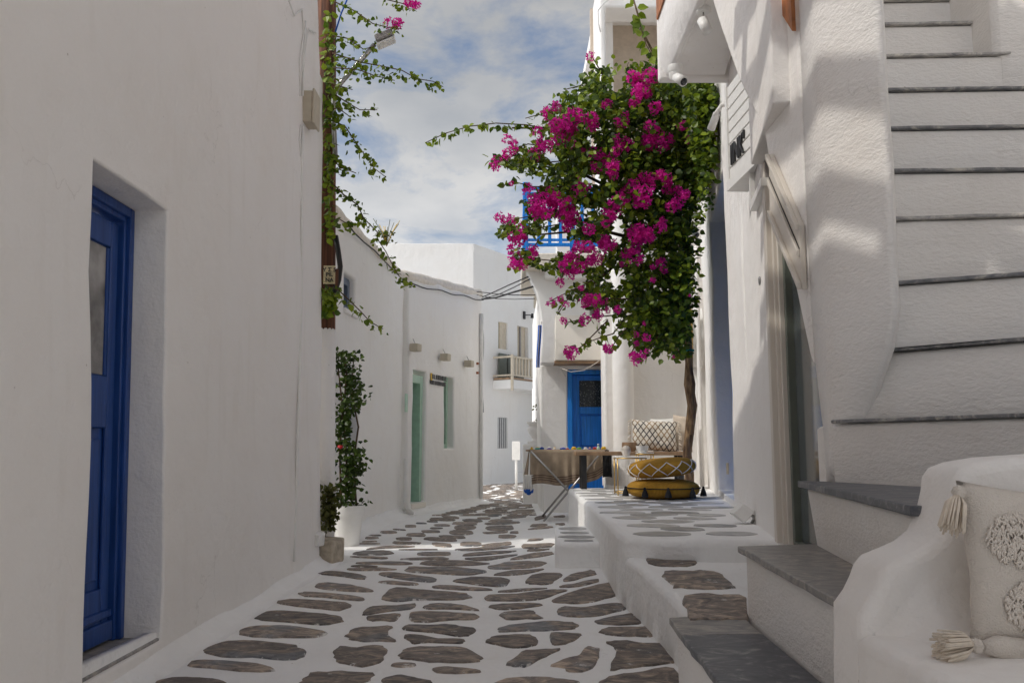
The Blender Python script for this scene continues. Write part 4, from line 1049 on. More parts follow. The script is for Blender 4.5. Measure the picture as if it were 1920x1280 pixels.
# buttress-like pilasters with soft corners
for u0, u1, o, zt in ((1379, 1404, 0.05, 4.1), (1300, 1317, 0.04, 3.5)):
    a, b = RF.hs(u0), RF.hs(u1)
    wall('pilaster', RF, min(a, b), max(a, b), 0.42, zt, o + 0.1, 'limewash', house_f, amp=0.010, step=0.16, bevel=0.035, seed=u0)
    me = house_f.children[-1].data
    for v in me.vertices: v.co += RF.n * o
for i, u in enumerate((1306, 1310, 1315, 1320, 1325)):
    s = RF.hs(u); tube('wall_pipe', [RF.pt(s + 0.012 * math.sin(z * 3 + i), z, 0.07) for z in [0.45 + 0.3 * k for k in range(12)]], 0.03, 'limewash', house_f)
# glass door under the stair
sA, sB = gl0 + 0.003, RF.len + 0.32
gdoor = fbox('glass_door', RF, (sA + 0.25, sB), (TZ + 0.03, 2.7), (-0.10, -0.085), 'shop_glass', house_f)
for s, o, m_ in (((sA, sA + 0.10), (-0.10, 0.03), 'door_frame_cream'), ((sA + 0.101, sA + 0.15), (-0.10, 0.0), 'door_frame_cream'), ((sA + 0.151, sA + 0.19), (-0.10, -0.02), 'door_frame_cream'), ((sA + 0.191, sA + 0.25), (-0.10, -0.045), 'sage_paint')):
    fbox('frame', RF, s, (TZ + 0.005, 2.7), o, m_, gdoor, bevel=0.004)
fbox('frame', RF, (sA + 0.251, sB), (TZ + 0.005, TZ + 0.03), (-0.10, -0.045), 'sage_paint', gdoor)
s, z = RF.hit(1513, 617); fbox('door_knob', RF, (s - 0.012, s + 0.012), (z - 0.012, z + 0.012), (-0.084, -0.06), 'black_paint', gdoor, bevel=0.004)
s, z = RF.hit(1440, 526)
tube('ring', [RF.pt(s + 0.022 * math.cos(a), z + 0.022 * math.sin(a), 0.05) for a in [i * math.pi / 8 for i in range(17)]], 0.006, 'steel', house_f, n=6)
box('back_mass', (3.0, 6.5), (4.2, 12.3), (-0.1, 6.5), 'limewash', house_f)
# slatted signboard, standing a little off the wall at its far end
SB = Plane((1.575, 5.9), (1.612, 5.22))
sgn = thing('signboard', SB.pt(0, 3.3), 'white slatted signboard with black letters on the right-hand house', 'sign')
zb, ztp = SB.hit(1391, 322)[1], SB.hit(1386, 140)[1]
fbox('backing', SB, (0.0, SB.len), (zb, ztp), (-0.02, 0.0), 'grey_paint', sgn)
nsl = 8
for i in range(nsl):
    z0 = zb + (ztp - zb) * i / nsl
    fbox('slat', SB, (0.0, SB.len), (z0 + 0.007, z0 + (ztp - zb) / nsl - 0.005), (0.001, 0.02), 'white_paint', sgn, bevel=0.003)
fbox('edge_strip', SB, (-0.04, -0.001), (zb - 0.02, ztp), (-0.12, 0.03), 'white_paint', sgn)
fbox('bottom_strip', SB, (-0.04, SB.len), (zb - 0.07, zb - 0.002), (-0.12, 0.035), 'white_paint', sgn)
s, z = SB.hit(1415, 262)
text('letters', "IINK'", SB.pt(0.05, SB.hit(1402, 268)[1], 0.028), facing(SB), 0.20, 'black_paint', sgn, 0.006, align='LEFT', sx=0.72)
a, b = RF.hit(1420, 318), RF.hit(1438, 338)
fbox('vent', RF, (a[0], b[0] + .1), (a[1] - 0.22, a[1]), (0.004, 0.02), 'grey_paint', house_f)
fbox('vent_frame', RF, (a[0] - 0.05, a[0] - 0.001), (a[1] - 0.27, a[1] + 0.03), (0.003, 0.05), 'white_paint', house_f)
fbox('vent_frame', RF, (a[0], b[0] + .1), (a[1] - 0.27, a[1] - 0.221), (0.003, 0.05), 'white_paint', house_f)
s, z = RF.hit(1330, 360)
t_ = thing('wall_lamp', RF.pt(s, z), 'grey box lamp on the right-hand house beside the bougainvillea', 'wall lamp')
fbox('housing', RF, (s - 0.1, s + 0.1), (z - 0.085, z + 0.085), (0.05, 0.19), 'grey_paint', t_, bevel=0.01)
fbox('mount', RF, (s - 0.04, s + 0.04), (z - 0.04, z + 0.04), (-0.02, 0.05), 'white_paint', t_)
s, z = RF.hit(1384, 195)
t_ = thing('wall_lamp', RF.pt(s, z), 'slim white bracket lamp beside the slatted signboard', 'wall lamp')
tube('arm', [RF.pt(s - 0.05, z + 0.03, 0.0), RF.pt(s - 0.08, z + 0.03, 0.12), RF.pt(s - 0.1, z - 0.05, 0.18)], 0.02, 'white_paint', t_)
tube('head', [RF.pt(s - 0.1, z - 0.03, 0.16), RF.pt(s - 0.2, z - 0.12, 0.2)], [0.03, 0.035], 'white_paint', t_)
s, z = RF.hit(1377, 878); fbox('switch', RF, (s - 0.05, s + 0.03), (z - 0.05, z + 0.05), (0.05, 0.068), 'beige_plastic', house_f, bevel=0.004)
# floor spotlight on the terrace
p = atZ(1393, 983, TZ)
t_ = thing('floor_spotlight', p, 'white box spotlight on the terrace floor against the shop wall', 'spotlight')
cc = p + Vector((0.02, 0.05, 0.085))
mesh('housing', [cc + Vector(q) for q in ((-.09, -.05, -.01), (-.01, -.08, -.07), (.08, -.02, .0), (.0, .0, .06), (-.09, .07, -.01), (-.01, .05, -.07), (.08, .1, .0), (.0, .12, .06))], BOXF, 'white_paint', t_, bevel=0.008)
tube('stand', [cc + Vector((.06, .05, 0)), cc + Vector((.09, .05, -.05)), cc + Vector((.07, .05, -.085))], 0.012, 'steel', t_)
# round drum mirror
s, z = RF.hit(1316, 633); c_ = RF.pt(s, z, 0.0)
mir = thing('round_mirror', c_, 'round white drum mirror with a thin gold rim on the right-hand house', 'mirror')
rot = RF.n.to_track_quat('Z', 'Y').to_matrix()
def disc(name, r, o0, o1, mat, parent):
    return lathe(name, [(0, o0), (r, o0), (r, o1), (0, o1)], c_, mat, parent, 40, tilt=rot)
disc('drum', 0.42, 0.0, 0.15, 'white_paint', mir)
lathe('gold_rim', [(0.425, 0.145), (0.445, 0.145), (0.445, 0.175), (0.425, 0.175), (0.425, 0.145)], c_, 'gold_metal', mir, 40, tilt=rot)
disc('face', 0.42, 0.151, 0.158, 'cream_paint', mir)

# ------------------------------------------------------------------ staircase
stair = thing('staircase', (2.0, 3.8, 0), 'steep white outdoor staircase on the right with dark marble treads', 'staircase')
def step_body(poly, z, low=0.0, shrink=None):
    prism('step', poly, low, z - (0.017 if z > 1 else 0.028), 'limewash_rough', stair, shrink=shrink, bevel=0.015)
def tread(poly, z, mat, over=0.0):
    """marble slab; its front edge (first two corners) is worn and chipped"""
    a_, b_ = Vector(poly[0]), Vector(poly[1]); k = max(4, int((b_ - a_).length / 0.07)); n2_ = Vector((-(b_ - a_).y, (b_ - a_).x)).normalized()
    front = [tuple(a_.lerp(b_, i / k) + n2_ * 0.009 * noise.noise(Vector((i * 0.83, z * 9.1, 0.3)))) for i in range(k + 1)]
    prism('tread', front + list(poly[2:]), z - (0.016 if z > 1 else 0.027), z, mat, stair, bevel=0.004)
step_body([(0.645, 2.2), (0.685, 3.66), (0.97, 3.74), (0.93, 2.2)], 0.285, -0.02)
tread([(0.615, 2.2), (0.648, 3.36), (0.962, 3.38), (0.93, 2.2)], 0.285, 'marble_dark')
tread([(0.6485, 3.365), (0.66, 3.69), (0.975, 3.775), (0.9625, 3.385)], 0.285, 'marble_grey')
step_body([(0.935, 2.2), (1.0, 3.735), (1.40, 3.84), (1.34, 3.3), (1.25, 2.2)], 0.57, -0.02)
tread([(0.905, 2.3), (0.975, 3.76), (1.39, 3.86), (1.325, 3.33), (1.18, 2.3)], 0.57, 'marble_grey')
step_body([(1.06, 2.25), (1.295, 3.80), (1.44, 3.74), (1.75, 3.2), (1.75, 2.25)], 0.845, 0.3,
          shrink=[(1.15, 2.25), (1.365, 3.80), (1.44, 3.74), (1.75, 3.2), (1.75, 2.25)])
tread([(1.035, 2.25), (1.27, 3.83), (1.42, 3.76), (1.75, 3.2), (1.75, 2.25)], 0.845, 'marble_dark')
# winders fan out from the pier, then the straight flight
pv = (1.40, 3.66)
noses = []                                               # (left point, right point, z)
noses.append(((1.385, 3.70), (1.92, 2.50), 1.11))
noses.append(((1.44, 3.63), (2.30, 2.64), 1.395))
noses.append(((1.46, 3.545), (2.60, 3.02), 1.675))
noses.append(((1.50, 3.52), (2.72, 3.38), 1.955))
def zs_at(v, y): return atY(1700, v, y).z
for v, y in ((317, 3.72), (238, 3.93), (167, 4.14), (104, 4.35), (46, 4.56), (2, 4.77)):
    noses.append(((1.50, y + 0.015), (2.9, y - 0.04), zs_at(v, y)))
while noses[-1][2] < 4.5:
    (l, r, z) = noses[-1]; noses.append(((1.50, l[1] + 0.21), (2.9, r[1] + 0.21), z + 0.27))
for i, (l, r, z) in enumerate(noses):
    if i + 1 < len(noses): l2, r2 = noses[i + 1][0], noses[i + 1][1]
    else: l2, r2 = (1.50, l[1] + 1.2), (2.9, r[1] + 1.2)
    far = 6.2
    d = Vector((r[0] - l[0], r[1] - l[1])).normalized(); n_ = Vector((d.y, -d.x)) * -1
    if n_.y > 0: n_ = -n_
    e = n_ * 0.016
    far = l[1] + 0.47
    poly = [l, r, (2.95, max(r[1], 2.6)), (2.95, far), (l[0], far)] if r[0] < 2.9 else [l, r, (2.9, far), (l[0], far)]
    if i < 3: poly = [l, r, (2.95, r[1] + 0.02), (2.95, 4.4), (1.55, 4.4)]
    zlow = (noses[i - 1][2] - 0.03) if i else 0.5
    step_body(poly, z, zlow)
    tread([(l[0] + e[0], l[1] + e[1]), (r[0] + e[0], r[1] + e[1]), (r2[0], r2[1] + 0.02), (l2[0], l2[1] + 0.02)], z, 'marble_pale' if z > 2.9 or i == 3 else 'marble_edge')
# tall pier at the turn of the stair
PIER_HI = [(1.413, 3.98), (1.376, 3.68), (1.385, 3.62), (1.41, 3.56), (1.50, 3.345), (1.525, 3.33), (1.55, 3.36), (1.60, 3.6), (1.62, 3.98)]
PIER_LO = [(1.445, 3.98), (1.385, 3.76), (1.388, 3.73), (1.39, 3.715), (1.44, 3.66), (1.47, 3.65), (1.50, 3.66), (1.58, 3.75), (1.62, 3.98)]
v, f = [], []; n_p, kz = len(PIER_HI), 26
for j in range(kz + 1):
    z = 0.80 + 3.8 * j / kz
    t = min(1, max(0, (z - 0.95) / 0.6)); t = t * t * (3 - 2 * t)
    for a_, b_ in zip(PIER_HI, PIER_LO):
        q = Vector((b_[0] + (a_[0] - b_[0]) * t, b_[1] + (a_[1] - b_[1]) * t, z))
        d = 0.012 * noise.noise(q * 2.6); v.append((q.x + d, q.y + d, z))
for j in range(kz):
    for i in range(n_p): f.append((j * n_p + i, j * n_p + (i + 1) % n_p, (j + 1) * n_p + (i + 1) % n_p, (j + 1) * n_p + i))
f.append(tuple(reversed(range(n_p)))); f.append(tuple(range(kz * n_p, kz * n_p + n_p)))
mesh('pier', v, f, 'limewash_rough', stair, smooth=True)
# outer cheek wall of the flight: sloping underside, low parapet
XS = 1.405
def onX(u, v, x):
    d = ray(u, v); t = x / d.x; return (d.y * t, EYE + d.z * t)
und = [onX(u, v, XS) for u, v in ((1540, 640), (1440, 296), (1432, 245), (1385, 150), (1352, 55))]
end = onX(1335, 0, XS)
cheek = [(3.985, und[0][1] - 0.1)] + und[1:] + [end, (end[0] + 0.3, end[1] + 0.5), (5.9, 5.2), (4.9, 4.35)]
tp = [onX(1455, 0, XS), onX(1494, 62, XS)]
sl_ = (tp[0][1] - tp[1][1]) / (tp[0][0] - tp[1][0])
cheek = [(3.985, und[0][1] - 0.1)] + und[1:] + [end, (6.4, 4.8), (6.4, tp[1][1] + sl_ * (6.4 - tp[1][0])), (3.985, tp[1][1] + sl_ * (3.985 - tp[1][0]))]
profile('cheek_wall', cheek, XS, 1.499, 'limewash', stair, axis='X', bevel=0.02, seg=3)
# cream timber fascia along the sloping underside
f0 = [onX(u, v, XS - 0.03) for u, v in ((1441, 288), (1524, 482), (1531, 606), (1443, 408))]
def clipy(p, q, y): t = (y - p[0]) / (q[0] - p[0]); return (y, p[1] + (q[1] - p[1]) * t)
f0 = [f0[0], clipy(f0[0], f0[1], 3.99), clipy(f0[3], f0[2], 3.99), f0[3]]
fas = profile('fascia', f0, XS - 0.03, XS - 0.002, 'door_frame_cream', stair, axis='X', bevel=0.004)
def strip(t0, t1, o, mat):
    P = [clipy((f0[0][0], f0[0][1] + (f0[3][1] - f0[0][1]) * t), (f0[1][0], f0[1][1] + (f0[2][1] - f0[1][1]) * t), y) for t, y in ((t0, f0[0][0] - .002), (t0, 3.992), (t1, 3.992), (t1, f0[0][0] - .002))]
    profile('moulding', P, XS - 0.031 - o, XS - 0.0305, mat, fas, axis='X', bevel=0.003)
strip(0.0, 0.09, 0.02, 'door_frame_cream'); strip(0.36, 0.385, 0.004, 'cable'); strip(0.40, 0.5, 0.015, 'door_frame_cream'); strip(0.90, 1.0, 0.02, 'door_frame_cream')
# wooden balustrade boards on the cheek wall
rl = [(y, tp[1][1] + sl_ * (y - tp[1][0]) + 0.006) for y in (4.0, 6.3)]
profile('handrail_board', [rl[0], rl[1], (rl[1][0], rl[1][1] + 0.7), (rl[0][0], rl[0][1] + 0.7)], 1.384, 1.4035, 'orange_wood', stair, axis='X')
# right-hand parapet of the flight
prism('side_parapet', [(2.575, 4.33), (2.9, 4.2), (2.9, 6.0), (2.575, 6.0)], 2.0, [4.3, 4.3, 5.6, 5.6], 'limewash_rough', stair, bevel=0.03)
box('back_wall', (2.905, 3.2), (-3, 6.0), (-0.1, 6.0), 'limewash_rough', stair)
# landing balcony at the head of the stair
zb0 = 4.2
PBAL = [(1.30, 4.6), (rfx(4.6) - 0.01, 4.6), (rfx(7.15) - 0.01, 7.15), (1.37, 7.15), (1.345, 7.05)]
bal = prism('overhang', [(1.40, 5.75), (1.66, 5.75), (1.86, 7.1), (1.385, 7.1)], zb0, zb0 + 0.12, 'limewash', stair, bevel=0.01)
ob = [(1.355, zb0 - 0.02), (1.40, zb0 - 0.02), (1.40, zb0 + 0.6), (1.28, zb0 + 0.6), (1.275, zb0 + 0.3), (1.30, zb0 + 0.08)]
profile('overhang_face', ob, 5.0, 7.14, 'limewash', stair, axis='Y', bevel=0.025, seg=3)
prism('overhang_end', [(1.29, 7.10), (1.95, 7.10), (1.97, 7.2), (1.285, 7.2)], zb0 - 0.035, zb0 + 0.7, 'limewash', stair, bevel=0.02)
q0 = atY(1237, 38, 7.1)
box('balcony_board', (1.262, 1.274), (5.0, 7.06), (q0.z - 0.02, q0.z + 0.5), 'orange_wood', stair)

def camera_dome(p, name_label):
    t = thing('security_camera', p, name_label, 'camera')
    lathe('base', [(0, 0), (0.06, 0), (0.062, -0.05), (0.055, -0.06), (0, -0.06)], p, 'white_paint', t, 20)
    lathe('body', [(0, -0.061), (0.055, -0.061), (0.052, -0.09), (0.035, -0.12), (0, -0.125)], p, 'white_paint', t, 20)
    a, b = Vector(p) + Vector((0.0, -0.02, -0.10)), Vector(p) + Vector((0.045, -0.10, -0.175))
    tube('barrel', [a, b], [0.035, 0.042], 'white_paint', t, 16)
    tube('lens', [b, b + (b - a).normalized() * 0.006], 0.03, 'dark_glass', t, 16)
    return t
camera_dome(atY(1266, 131, 6.6) + Vector((0, 0, 0.03)), 'white dome camera under the overhang above the bougainvillea')
p = atZ(1322, 8, zb0) + Vector((0, 0.06, -0.0))
t_ = thing('ceiling_spotlight', p, 'white cylinder spotlight hanging from the overhang soffit', 'spotlight')
lathe('canopy', [(0, -0.002), (0.05, -0.002), (0.05, -0.03), (0.045, -0.035), (0, -0.035)], p, 'white_paint', t_, 20)
tube('stem', [p + Vector((0, 0, -0.03)), p + Vector((0.0, 0, -0.09))], 0.006, 'steel', t_)
tube('head', [p + Vector((-0.012, 0.0, -0.09)), p + Vector((0.02, -0.03, -0.20))], 0.038, 'white_paint', t_, 18)
camera_dome(atY(1296, 428, 10.4) + Vector((0, 0, 0.06)), 'small white dome camera on the right-hand house in the plant shade')

# timber pergola over the street between the left house and the stair landing (it throws the barred shadows)
perg = thing('pergola', (-0.6, 2.5, 5.6), 'timber pergola slats over the street above the stair', 'pergola')
for i in range(5):
    x = -1.65 + 0.43 * i
    box('slat', (x, x + 0.18), (-1.5, 4.6), (5.60, 5.64), 'orange_wood', perg)
box('shade_panel', (-1.75, 0.6), (-1.5, 2.38), (5.645, 5.66), 'bench_wood', perg)  # added panel out of view, blocks the sun from the stair winders
for y in (-1.2, 4.3): box('beam', (-1.8, 0.65), (y, y + 0.09), (5.5, 5.598), 'orange_wood', perg)

# ------------------------------------------------------------------ built-in bench with curved arm
bench = thing('masonry_bench', (1.5, 2.0, 0), 'white built-in masonry bench with a curved arm at the stair foot', 'bench')
prof = [atY(u, v, 2.28) for u, v in ((2300, 842), (1925, 850), (1820, 857), (1765, 866), (1740, 876), (1728, 893), (1725, 920), (1716, 960), (1700, 992), (1676, 1012), (1645, 1026), (1615, 1038), (1600, 1055), (1592, 1078), (1580, 1103), (1562, 1128))]
pts = [(p.x, p.z) for p in prof]
pts += [(pts[-1][0] - 0.012, 0.3), (pts[-1][0] - 0.03, -0.03), (pts[0][0], -0.03)]
arm = profile('arm', pts, 2.10, 2.30, 'limewash', bench, axis='Y', bevel=0.028, seg=4)
SZ = 0.555
box('seat', (pts[-3][0] - 0.004, 2.6), (1.2, 2.12), (-0.03, SZ), 'limewash', bench, bevel=0.035, seg=4)
v, f = [], []                                            # soft fillet between seat and back
def arm_top(x):
    q = sorted(pts[:-3])
    for (xa, za), (xb, zb) in zip(q, q[1:]):
        if xa <= x <= xb: return za + (zb - za) * (x - xa) / max(1e-6, xb - xa)
    return 0.6
XS_ = [pts[-4][0] + 0.03 + 0.015 * i for i in range(22)] + [1.35, 1.6, 2.0, 2.6]
for i in range(11):
    a = i / 10 * math.pi / 2
    for k, x in enumerate(XS_):
        r = max(0.004, min(0.15, (arm_top(x) - SZ - 0.03) * 0.9) * min(1, (k + 0.3) / 9))
        v.append((x, 2.0995 - r * (1 - math.sin(a)), SZ - (0.006 if i == 0 else -0.0005) + r * (1 - math.cos(a))))
nx = len(XS_)
for i in range(10):
    for k in range(nx - 1): f.append((i * nx + k, i * nx + k + 1, (i + 1) * nx + k + 1, (i + 1) * nx + k))
mesh('fillet', v, f, 'limewash', bench, smooth=True)

# ================================================================== PLANTS
LEAF_V = [(0, 0, 0), (-0.40, 0.25, 0.10), (-0.40, 0.62, 0.08), (0, 1.12, -0.08), (0.40, 0.62, 0.08), (0.40, 0.25, 0.10), (0, 0.55, -0.02)]
LEAF_F = [(6, 0, 1), (6, 1, 2), (6, 2, 3), (6, 3, 4), (6, 4, 5), (6, 5, 0)]
def rmat(rng, down=0.3):
    """random attitude; leaves hang a little and show their face to the light"""
    y = Vector((rng.gauss(0, 1), rng.gauss(0, 1), rng.gauss(-down, 0.7)))
    if y.length < 0.1: y = Vector((1, 0, 0))
    y.normalize(); z = Vector((rng.gauss(-0.35, 0.7), rng.gauss(-0.45, 0.7), rng.gauss(0.5, 0.6)))
    x = y.cross(z)
    if x.length < 1e-3: x = y.orthogonal()
    x.normalize(); z = x.cross(y)
    return Matrix((x, y, z)).transposed()
def leaf_cloud(name, items, mat, parent, stuff=True):
    """items: (position, size, matrix) -> one foliage mesh"""
    v, f = [], []
    for p, sz, m in items:
        b = len(v)
        for q in LEAF_V: v.append(tuple(p + m @ (Vector(q) * sz)))
        for t in LEAF_F: f.append(tuple(b + i for i in t))
    me = bpy.data.meshes.new(name); me.from_pydata(v, [], f)
    o = obj(name, me, mat, parent)
    if stuff: o['kind'] = 'stuff'
    return o
leaf_me = bpy.data.meshes.new('leaf'); leaf_me.from_pydata([(a, b, c) for a, b, c in LEAF_V], [], LEAF_F); leaf_me.materials.append(MATS['leaf_green'])
leaf_me2 = leaf_me.copy(); leaf_me2.materials.clear(); leaf_me2.materials.append(MATS['leaf_dark'])
def leaf_obj(p, sz, m, parent, me=None):
    o = bpy.data.objects.new('leaf', me or leaf_me); COL.objects.link(o)
    o.matrix_basis = Matrix.Translation(p) @ m.to_4x4() @ Matrix.Scale(sz, 4)
    adopt(o, parent); return o
def blossom_mesh(seed, n=26):
    """one truss of papery bracts, about one unit across"""
    rng = random.Random(seed); v, f = [], []
    for _ in range(n):
        d = Vector((rng.gauss(0, 1), rng.gauss(0, 1), rng.gauss(0, 1))).normalized() * rng.uniform(0.25, 0.5)
        ax = (d.normalized() + Vector((rng.gauss(0, .4), rng.gauss(0, .4), rng.gauss(0, .4)))).normalized()
        x = ax.orthogonal().normalized(); y = ax.cross(x)
        for k in range(3):
            a = k * 2.094 + rng.uniform(0, 0.5); r = x * math.cos(a) + y * math.sin(a); t = ax.cross(r)
            b = len(v); L_ = rng.uniform(0.17, 0.25); w = L_ * 0.42
            for q in (d, d + r * L_ * .45 + t * w + ax * L_ * .35, d + r * L_ + ax * L_ * .55, d + r * L_ * .45 - t * w + ax * L_ * .35): v.append(tuple(q))
            f += [(b, b + 1, b + 2), (b, b + 2, b + 3)]
    me = bpy.data.meshes.new('blossom_cluster'); me.from_pydata(v, [], f); me.materials.append(MATS['bract_magenta'])
    return me
BLO = [blossom_mesh(i, 22 + 3 * i) for i in range(6)]
def blossom(p, r, parent, rng):
    o = bpy.data.objects.new('blossom_cluster', BLO[rng.randrange(6)]); COL.objects.link(o)
    o.location = p; o.rotation_euler = (rng.uniform(0, 6.3), rng.uniform(0, 6.3), rng.uniform(0, 6.3)); o.scale = (r * 1.8, r * 1.8, r * 1.7)
    adopt(o, parent); return o
def along(P, step):
    """points every step metres along a polyline"""
    out, acc = [], 0.0
    for a, b in zip(P, P[1:]):
        L_ = (b - a).length; t = acc
        while t < L_:
            out.append(a.lerp(b, t / L_)); t += step
        acc = t - L_
    return out

# ------------------------------------------------------------------ big bougainvillea over the terrace
rb = random.Random(21)
bou = thing('bougainvillea', (2.08, 10.0, TZ), 'big magenta bougainvillea spilling from a twisted trunk over the terrace', 'bougainvillea')
tr = [atY(u, v, 10.0) for u, v in ((1291, 940), (1291, 890), (1290, 850), (1293, 800), (1297, 760), (1293, 720), (1291, 680), (1289, 640), (1287, 600), (1285, 560), (1280, 500), (1278, 430))]
tube('trunk', [p + Vector((0.012 * math.sin(i * 2.2), 0, 0)) for i, p in enumerate(tr)], [0.062, 0.055, 0.052, 0.055, 0.058, 0.056, 0.046, 0.05, 0.046, 0.045, 0.04, 0.035], 'trunk_bark', bou, n=10)
tr2 = [atY(u, v, 9.95) for u, v in ((1294, 815), (1299, 785), (1298, 755), (1297, 720), (1294, 690), (1294, 650), (1289, 610), (1291, 560))]
tube('trunk', [p + Vector((0.015 * math.cos(i * 2.0), 0, 0)) for i, p in enumerate(tr2)], [0.03, 0.036, 0.036, 0.03, 0.03, 0.03, 0.028, 0.025], 'trunk_bark', bou, n=8)
for v_ in (587, 657):
    c_ = atY(1291, v_, 9.97); lathe('tie', [(0.062, -0.012), (0.068, -0.012), (0.068, 0.012), (0.062, 0.012), (0.062, -0.012)], c_, 'tie_green', bou, 14)
canes = [((1278, 430), (1230, 330), (1150, 260), (1060, 240), (960, 240)), ((1278, 430), (1200, 380), (1100, 330), (1000, 300)), ((1280, 480), (1200, 450), (1120, 430), (1010, 440)),
         ((1284, 540), (1220, 500), (1150, 500), (1080, 560)), ((1280, 460), (1290, 330), (1290, 230), (1240, 130), (1205, 60), (1188, 0)), ((1285, 550), (1240, 580), (1230, 640)), ((1290, 330), (1340, 240), (1350, 180))]
for i, c in enumerate(canes):
    n_c = len(c)
    tube('cane', [atY(u, v, 10.0 - 0.9 * k / (n_c - 1) + 0.1 * math.sin(i + k)) for k, (u, v) in enumerate(c)], [0.03 - 0.02 * k / (n_c - 1) for k in range(n_c)], 'stem_bark', bou, n=6)
blobs = [(1180, 170, 60, 48), (1285, 185, 80, 42), (1100, 195, 48, 42), (1200, 260, 105, 75), (1305, 230, 45, 65), (1065, 262, 55, 40), (1005, 300, 45, 30), (1150, 330, 105, 60), (1255, 340, 75, 85), (1085, 345, 65, 40),
         (1025, 385, 40, 26), (1185, 420, 80, 60), (1265, 450, 42, 85), (1110, 430, 45, 26), (1000, 425, 22, 16), (1235, 540, 58, 62), (1272, 575, 28, 60), (1160, 510, 58, 36), (1115, 555, 42, 20), (1255, 632, 34, 30), (1285, 520, 20, 60), (1240, 200, 60, 60), (1290, 300, 40, 80), (1235, 120, 26, 30), (1150, 205, 50, 30), (1120, 290, 60, 34), (1350, 195, 18, 48), (1335, 275, 18, 45), (1200, 610, 34, 32), (1045, 490, 50, 18), (955, 432, 22, 16), (1130, 150, 34, 22), (945, 302, 26, 12), (1180, 565, 40, 30), (1272, 640, 20, 36), (1240, 605, 40, 40), (1215, 650, 22, 18), (1352, 180, 20, 34), (1320, 170, 40, 30), (1290, 160, 60, 26), (1330, 240, 30, 40), (1060, 215, 34, 18), (978, 478, 20, 12)]
area = sum(b[2] * b[3] for b in blobs); it_g, it_d = [], []
for (u, v, ru, rv) in blobs:
    for _ in range(int(25000 * ru * rv / area)):
        a, r = rb.uniform(0, 6.283), math.sqrt(rb.uniform(0, 1)) * (1 + 0.18 * rb.gauss(0, 1))
        uu, vv = u + ru * r * math.cos(a), v + rv * r * math.sin(a)
        if noise.noise(Vector((uu * 0.022, vv * 0.022, 4.0))) < (-0.36 if uu < 1170 else -0.7): continue
        dep = 9.35 + rb.gauss(0, 0.36) + 0.0012 * (uu - 1150)
        if uu > 1310: dep = 8.35 + rb.gauss(0, 0.15)
        p = atY(uu, vv, dep)
        if p.x > rfx(dep) - 0.06: p.x = rfx(dep) - rb.uniform(0.05, 0.3)
        (it_g if rb.random() < 0.62 else it_d).append((p, rb.choice((rb.uniform(0.03, 0.05), rb.uniform(0.045, 0.07), rb.uniform(0.06, 0.088))), rmat(rb)))
leaf_cloud('foliage', it_g, 'leaf_green', bou); leaf_cloud('foliage', it_d, 'leaf_dark', bou)
sprigs = [[(1020, 240), (985, 234), (930, 231), (880, 237), (835, 250), (797, 268)], [(1188, 0), (1196, 30), (1204, 60), (1212, 85), (1226, 110)], [(1140, 600), (1105, 635), (1085, 655)], [(1175, 615), (1160, 630), (1145, 655)],
          [(1180, 560), (1140, 560), (1080, 540), (1030, 565)], [(1160, 590), (1110, 595), (1060, 605)], [(1230, 640), (1210, 655), (1200, 672)], [(1075, 300), (1020, 305), (960, 300), (925, 305)], [(1050, 420), (1000, 430), (965, 430)], [(1010, 450), (990, 480), (965, 495)], [(1255, 640), (1270, 655), (1280, 672)], [(1130, 140), (1115, 115), (1108, 100)], [(1090, 250), (1040, 225), (1010, 215), (985, 222)], [(1060, 350), (1000, 350), (960, 340), (940, 350)], [(1100, 470), (1050, 490), (1000, 485), (960, 498)], [(1080, 390), (1020, 400), (970, 410), (935, 432)], [(1170, 600), (1150, 625), (1105, 640), (1070, 662)], [(1210, 620), (1190, 650), (1180, 668)], [(1050, 280), (990, 270), (950, 285), (918, 312)], [(1120, 520), (1075, 545), (1045, 590)], [(1140, 180), (1090, 160), (1060, 168)]]
for k, sp_ in enumerate(sprigs):
    P = [atY(u, v, 8.9 + 0.05 * (k % 3)) for u, v in sp_]
    tube('sprig', P, [0.008 - 0.004 * i / len(P) for i in range(len(P))], 'stem_bark', bou, n=5)
    for p in along(P, 0.022 if k == 0 else 0.03):
        if rb.random() < 0.8: leaf_obj(p + Vector((rb.gauss(0, .02), rb.gauss(0, .03), rb.gauss(-.01, .02))), rb.uniform(0.06, 0.085) * (1.5 if k == 1 else 1), rmat(rb, 0.8), bou)
F8 = """75,785,35 130,740,30 185,705,40 265,720,40 300,660,45 340,560,40 400,640,60 440,560,55 450,640,40 560,570,50 610,500,30 790,370,60 740,470,45 800,440,40 845,520,35 705,600,40 820,610,35 690,690,45 850,700,60
900,670,35 970,600,30 1040,640,55 1110,630,45 1020,670,25 580,740,50 640,750,40 560,800,35 640,830,50 780,850,45 730,900,40 880,830,40 930,890,50 960,970,45 715,970,75 790,970,35 330,940,70 260,1010,50 290,970,60 380,950,40 470,1040,75
410,1000,40 420,1060,40 120,1070,40 180,1160,55 200,1100,35 250,1200,30 520,1100,35 600,1060,40 570,1180,50 620,1170,40 480,1220,50 540,1240,40 740,1170,70 800,1130,40 700,1220,40 750,1240,35 860,1080,40 180,1260,45 430,1260,40 870,1260,30 530,270,25 150,880,14 820,380,40 770,420,40"""
